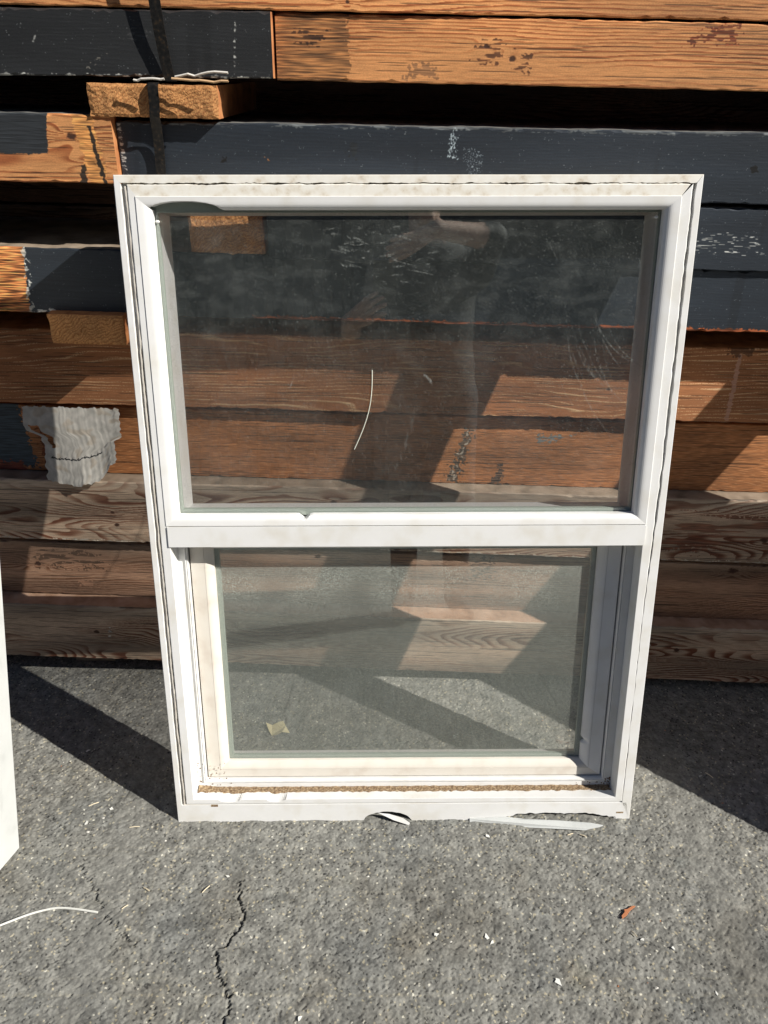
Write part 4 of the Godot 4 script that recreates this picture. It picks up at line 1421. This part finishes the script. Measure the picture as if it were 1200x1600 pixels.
	# shard of flange broken off under the bite
	var sh := PackedVector2Array([Vector2(-0.033, 0.008), Vector2(-0.01, 0.008), Vector2(0.018, 0.003), Vector2(0.033, -0.005), Vector2(0.031, -0.009), Vector2(0.0, -0.003)])
	var s := obj("flange_shard", plate(sh, 0.0, 0.002), M.vinyl)
	s.transform = Transform3D(Basis(Vector3.UP, -0.12) * Basis(Vector3.RIGHT, -0.9), Vector3(0.02, 0.009, -1.034))
	tag(s, "white vinyl shard lying in the bitten notch of the window's bottom edge", "shard")

# ------------------------------------------------------------------ the photographer, mirrored in the pane
var F := {}

func grid(lo: Vector3, hi: Vector3, cell: float) -> void:
	var n := Vector3i(((hi - lo) / cell).ceil()) + Vector3i.ONE
	F = {"lo": lo, "c": cell, "n": n}
	var d := PackedFloat32Array()
	d.resize(n.x * n.y * n.z)
	d.fill(0.2)
	F.d = d
	var t := PackedByteArray()
	t.resize(d.size())
	F.t = t
	var m := PackedFloat32Array()
	m.resize(d.size())
	m.fill(1.0)
	F.m = m

# a tapered capsule, flattened in depth by flat, joined smoothly to what is there; kind is its colour
func bone(a: Vector3, b: Vector3, ra: float, rb: float, k: float, kind: int, flat := 1.0) -> void:
	var c: float = F.c
	var n: Vector3i = F.n
	var lo: Vector3 = F.lo
	var d: PackedFloat32Array = F.d
	var t: PackedByteArray = F.t
	var m: PackedFloat32Array = F.m
	var r := maxf(ra, rb) + k + c * 2.0
	var p0 := Vector3i(((a.min(b) - Vector3.ONE * r - lo) / c).floor()).clamp(Vector3i.ZERO, n - Vector3i.ONE)
	var p1 := Vector3i(((a.max(b) + Vector3.ONE * r - lo) / c).ceil()).clamp(Vector3i.ZERO, n - Vector3i.ONE)
	var ab := b - a
	var l2 := maxf(ab.length_squared(), 1e-9)
	for z in range(p0.z, p1.z + 1):
		for y in range(p0.y, p1.y + 1):
			for x in range(p0.x, p1.x + 1):
				var p := lo + Vector3(x, y, z) * c
				var f := clampf((p - a).dot(ab) / l2, 0.0, 1.0)
				var q := p - a - ab * f
				q.z /= flat
				var v := q.length() - lerpf(ra, rb, f)
				var i := (z * n.y + y) * n.x + x
				if v < m[i]:
					m[i] = v
					t[i] = kind
				var o := d[i]
				var h := clampf(0.5 + 0.5 * (o - v) / k, 0.0, 1.0)
				d[i] = lerpf(o, v, h) - k * h * (1.0 - h)
	F.d = d
	F.t = t
	F.m = m

# surface nets over the filled grid, added to the arrays
func nets(pos: PackedVector3Array, col: PackedColorArray, idx: PackedInt32Array, colors: Array) -> Array:
	var c: float = F.c
	var n: Vector3i = F.n
	var lo: Vector3 = F.lo
	var d: PackedFloat32Array = F.d
	var t: PackedByteArray = F.t
	var at := {}
	var step := PackedInt32Array([1, n.x, n.x * n.y])
	for z in n.z - 1:
		for y in n.y - 1:
			for x in n.x - 1:
				var i := (z * n.y + y) * n.x + x
				var s := 0
				for e in [0, 1, step[1], step[1] + 1, step[2], step[2] + 1, step[2] + step[1], step[2] + step[1] + 1]:
					if d[i + e] < 0.0:
						s += 1
				if s == 0 or s == 8:
					continue
				var sum := Vector3.ZERO
				var cnt := 0
				for ax in 3:
					for u in 2:
						for v in 2:
							var o := Vector3i.ZERO
							o[(ax + 1) % 3] = u
							o[(ax + 2) % 3] = v
							var j: int = i + o.x + o.y * n.x + o.z * n.x * n.y
							var da := d[j]
							var db := d[j + step[ax]]
							if (da < 0.0) != (db < 0.0):
								var p := Vector3(o)
								p[ax] = da / (da - db)
								sum += p
								cnt += 1
				at[i] = pos.size()
				pos.append(lo + (Vector3(x, y, z) + sum / cnt) * c)
				col.append(colors[t[i]])
	for i in at:
		for ax in 3:
			var a: float = d[i]
			var b: float = d[i + step[ax]]
			if (a < 0.0) == (b < 0.0):
				continue
			var u: int = step[(ax + 1) % 3]
			var v: int = step[(ax + 2) % 3]
			if not (at.has(i - u) and at.has(i - v) and at.has(i - u - v)):
				continue
			var q := [at[i], at[i - u], at[i - u - v], at[i - v]]
			if a < 0.0:
				q = [q[3], q[2], q[1], q[0]]
			for e in [0, 1, 2, 0, 2, 3]:
				idx.append(q[e])
	return [pos, col, idx]

func hand(w: Vector3, kn: Vector3, across: Vector3, tips: Array, thumb: Array) -> void:
	# wrist, middle knuckle, direction from index to little finger, finger joints, thumb joints
	for k in 4:
		var off := across * (k - 1.5) * 0.020
		bone(w + off * 0.5, kn + off, 0.015, 0.0105, 0.008, 0, 0.85)
	for k in 4:
		var off := across * (k - 1.5) * 0.020
		var len: float = [0.94, 1.05, 0.98, 0.76][k]
		var a := kn + off
		for j in 3:
			var b: Vector3 = a + (tips[j] as Vector3) * len + across * (k - 1.5) * 0.0012
			bone(a, b, 0.0098 - j * 0.0008, 0.0092 - j * 0.0009, 0.002, 0)
			a = b
	for j in thumb.size() - 1:
		bone(thumb[j], thumb[j + 1], [0.014, 0.0112, 0.0098][j], [0.0112, 0.0098, 0.0085][j], 0.005, 0)

func photographer() -> void:
	# kinds: 0 skin, 1 jacket, 2 trousers, 3 boots, 4 hair, 5 eye, 6 lip
	var colors := [Color(0.62, 0.41, 0.32), Color(0.022, 0.023, 0.026), Color(0.03, 0.033, 0.045), Color(0.03, 0.022, 0.016), Color(0.025, 0.018, 0.013), Color(0.05, 0.04, 0.035), Color(0.32, 0.13, 0.11)]
	var pos := PackedVector3Array()
	var col := PackedColorArray()
	var idx := PackedInt32Array()
	var x := 0.215
	var z := 0.5
	grid(Vector3(-0.22, -0.01, -0.02), Vector3(0.62, 1.58, 0.72), 0.014)
	bone(Vector3(x, 1.0, z), Vector3(x, 1.36, z + 0.01), 0.155, 0.175, 0.05, 1, 0.68)
	bone(Vector3(x - 0.15, 1.405, z), Vector3(x + 0.15, 1.405, z), 0.075, 0.075, 0.05, 1, 0.85)
	bone(Vector3(x, 0.93, z), Vector3(x, 1.0, z), 0.165, 0.16, 0.05, 1, 0.72)
	bone(Vector3(x, 1.40, z), Vector3(x, 1.54, z - 0.035), 0.062, 0.056, 0.03, 0)
	for s in [-1.0, 1.0]:
		var hip := Vector3(x + s * 0.09, 0.9, z)
		var knee := Vector3(x + s * 0.105, 0.49, z - 0.02)
		var ankle := Vector3(x + s * 0.11, 0.09, z + 0.02)
		bone(hip, knee, 0.094, 0.064, 0.03, 2)
		bone(knee, ankle, 0.064, 0.05, 0.03, 2)
		bone(ankle + Vector3(0, -0.03, 0.03), Vector3(x + s * 0.13, 0.034, z - 0.15), 0.045, 0.036, 0.02, 3)
	var rs := Vector3(x + 0.185, 1.395, z)
	var re := Vector3(0.405, 1.455, 0.215)
	var rw := Vector3(0.192, 1.438, 0.035)
	bone(rs, re, 0.06, 0.05, 0.03, 1)
	bone(re, re.lerp(rw, 0.2), 0.051, 0.048, 0.02, 1)
	bone(re.lerp(rw, 0.12), rw, 0.045, 0.03, 0.004, 0)
	var ls := Vector3(x - 0.185, 1.395, z)
	var le := Vector3(-0.085, 1.08, 0.28)
	var lw := Vector3(-0.098, 1.14, 0.075)
	bone(ls, le, 0.06, 0.05, 0.03, 1)
	bone(le, le.lerp(lw, 0.6), 0.051, 0.042, 0.02, 1)
	bone(le.lerp(lw, 0.5), lw, 0.038, 0.028, 0.004, 0)
	var g := nets(pos, col, idx, colors)
	# head
	var h := Vector3(x - 0.035, 1.655, z - 0.075)
	grid(h - Vector3(0.115, 0.15, 0.135), h + Vector3(0.115, 0.15, 0.15), 0.0042)
	bone(h + Vector3(0, 0.03, 0.025), h + Vector3(0, 0.035, -0.01), 0.083, 0.078, 0.02, 0)
	bone(h + Vector3(0, -0.02, -0.03), h + Vector3(0, -0.085, -0.058), 0.06, 0.036, 0.03, 0)
	bone(h + Vector3(0, -0.13, 0.03), h + Vector3(0, -0.05, 0.02), 0.056, 0.06, 0.02, 0)
	bone(h + Vector3(0, 0.0, -0.088), h + Vector3(0, -0.034, -0.112), 0.009, 0.013, 0.012, 0)
	bone(h + Vector3(-0.04, 0.018, -0.079), h + Vector3(0.04, 0.018, -0.079), 0.012, 0.012, 0.012, 0)
	bone(h + Vector3(-0.02, -0.062, -0.09), h + Vector3(0.02, -0.062, -0.09), 0.006, 0.006, 0.006, 6)
	bone(h + Vector3(-0.018, -0.07, -0.089), h + Vector3(0.018, -0.07, -0.089), 0.006, 0.006, 0.006, 6)
	for s in [-1.0, 1.0]:
		bone(h + Vector3(s * 0.032, 0.0, -0.078), h + Vector3(s * 0.032, 0.0, -0.079), 0.0105, 0.0105, 0.003, 5)
		bone(h + Vector3(s * 0.082, 0.012, 0.014), h + Vector3(s * 0.079, -0.03, 0.006), 0.014, 0.009, 0.006, 0)
	bone(h + Vector3(0, 0.05, 0.03), h + Vector3(0, 0.058, -0.015), 0.089, 0.082, 0.01, 4)
	bone(h + Vector3(0, 0.0, 0.045), h + Vector3(0, -0.06, 0.05), 0.075, 0.052, 0.012, 4)
	g = nets(g[0], g[1], g[2], colors)
	# right hand on the phone's right edge, left hand under its lower left
	grid(Vector3(-0.02, 1.25, -0.06), Vector3(0.24, 1.50, 0.12), 0.0034)
	bone(rw.lerp(re, 0.2), rw, 0.030, 0.026, 0.006, 0)
	hand(rw, Vector3(0.108, 1.385, 0.012), Vector3(-0.25, -0.95, 0.1).normalized(), [Vector3(-0.036, -0.012, -0.018), Vector3(-0.024, -0.008, 0.004), Vector3(-0.016, -0.006, 0.006)], [Vector3(0.165, 1.408, 0.038), Vector3(0.125, 1.385, 0.046), Vector3(0.09, 1.355, 0.042), Vector3(0.062, 1.34, 0.032)])
	g = nets(g[0], g[1], g[2], colors)
	grid(Vector3(-0.16, 1.05, -0.03), Vector3(0.10, 1.28, 0.16), 0.0034)
	bone(Vector3(-0.096, 1.115, 0.112), lw, 0.030, 0.026, 0.006, 0)
	hand(lw, Vector3(-0.045, 1.165, 0.040), Vector3(0.55, -0.82, 0.05).normalized(), [Vector3(0.026, 0.020, -0.016), Vector3(0.022, 0.012, 0.003), Vector3(0.016, 0.008, 0.005)], [Vector3(-0.088, 1.152, 0.085), Vector3(-0.06, 1.175, 0.097), Vector3(-0.032, 1.198, 0.09), Vector3(-0.008, 1.212, 0.078)])
	g = nets(g[0], g[1], g[2], colors)
	pos = g[0]; col = g[1]; idx = g[2]
	var nor := PackedVector3Array()
	nor.resize(pos.size())
	for k in range(0, idx.size(), 3):
		var fn := (pos[idx[k + 2]] - pos[idx[k]]).cross(pos[idx[k + 1]] - pos[idx[k]])
		for e in 3:
			nor[idx[k + e]] += fn
	for k in nor.size():
		nor[k] = nor[k].normalized()
	var arr := []
	arr.resize(Mesh.ARRAY_MAX)
	arr[Mesh.ARRAY_VERTEX] = pos
	arr[Mesh.ARRAY_NORMAL] = nor
	arr[Mesh.ARRAY_COLOR] = col
	arr[Mesh.ARRAY_INDEX] = idx
	var mesh := ArrayMesh.new()
	mesh.add_surface_from_arrays(Mesh.PRIMITIVE_TRIANGLES, arr)
	var m := flat_mat(Color.WHITE, 0.7)
	m.vertex_color_use_as_albedo = true
	var o := obj("person", mesh, m)
	tag(o, "person in dark jacket and trousers taking the picture, mirrored faintly in the pane", "person")
	# the phone in both hands, its back to the window
	var ph := obj("phone", box_mesh(Vector3(-0.0365, -0.077, -0.004), Vector3(0.0365, 0.077, 0.004)), flat_mat(Color(0.05, 0.05, 0.055), 0.3))
	ph.transform = Transform3D(Basis(Vector3.RIGHT, -PI / 6.0), Vector3(0.022, 1.268, 0.048))
	tag(ph, "black phone held upright in the photographer's hands", "phone")
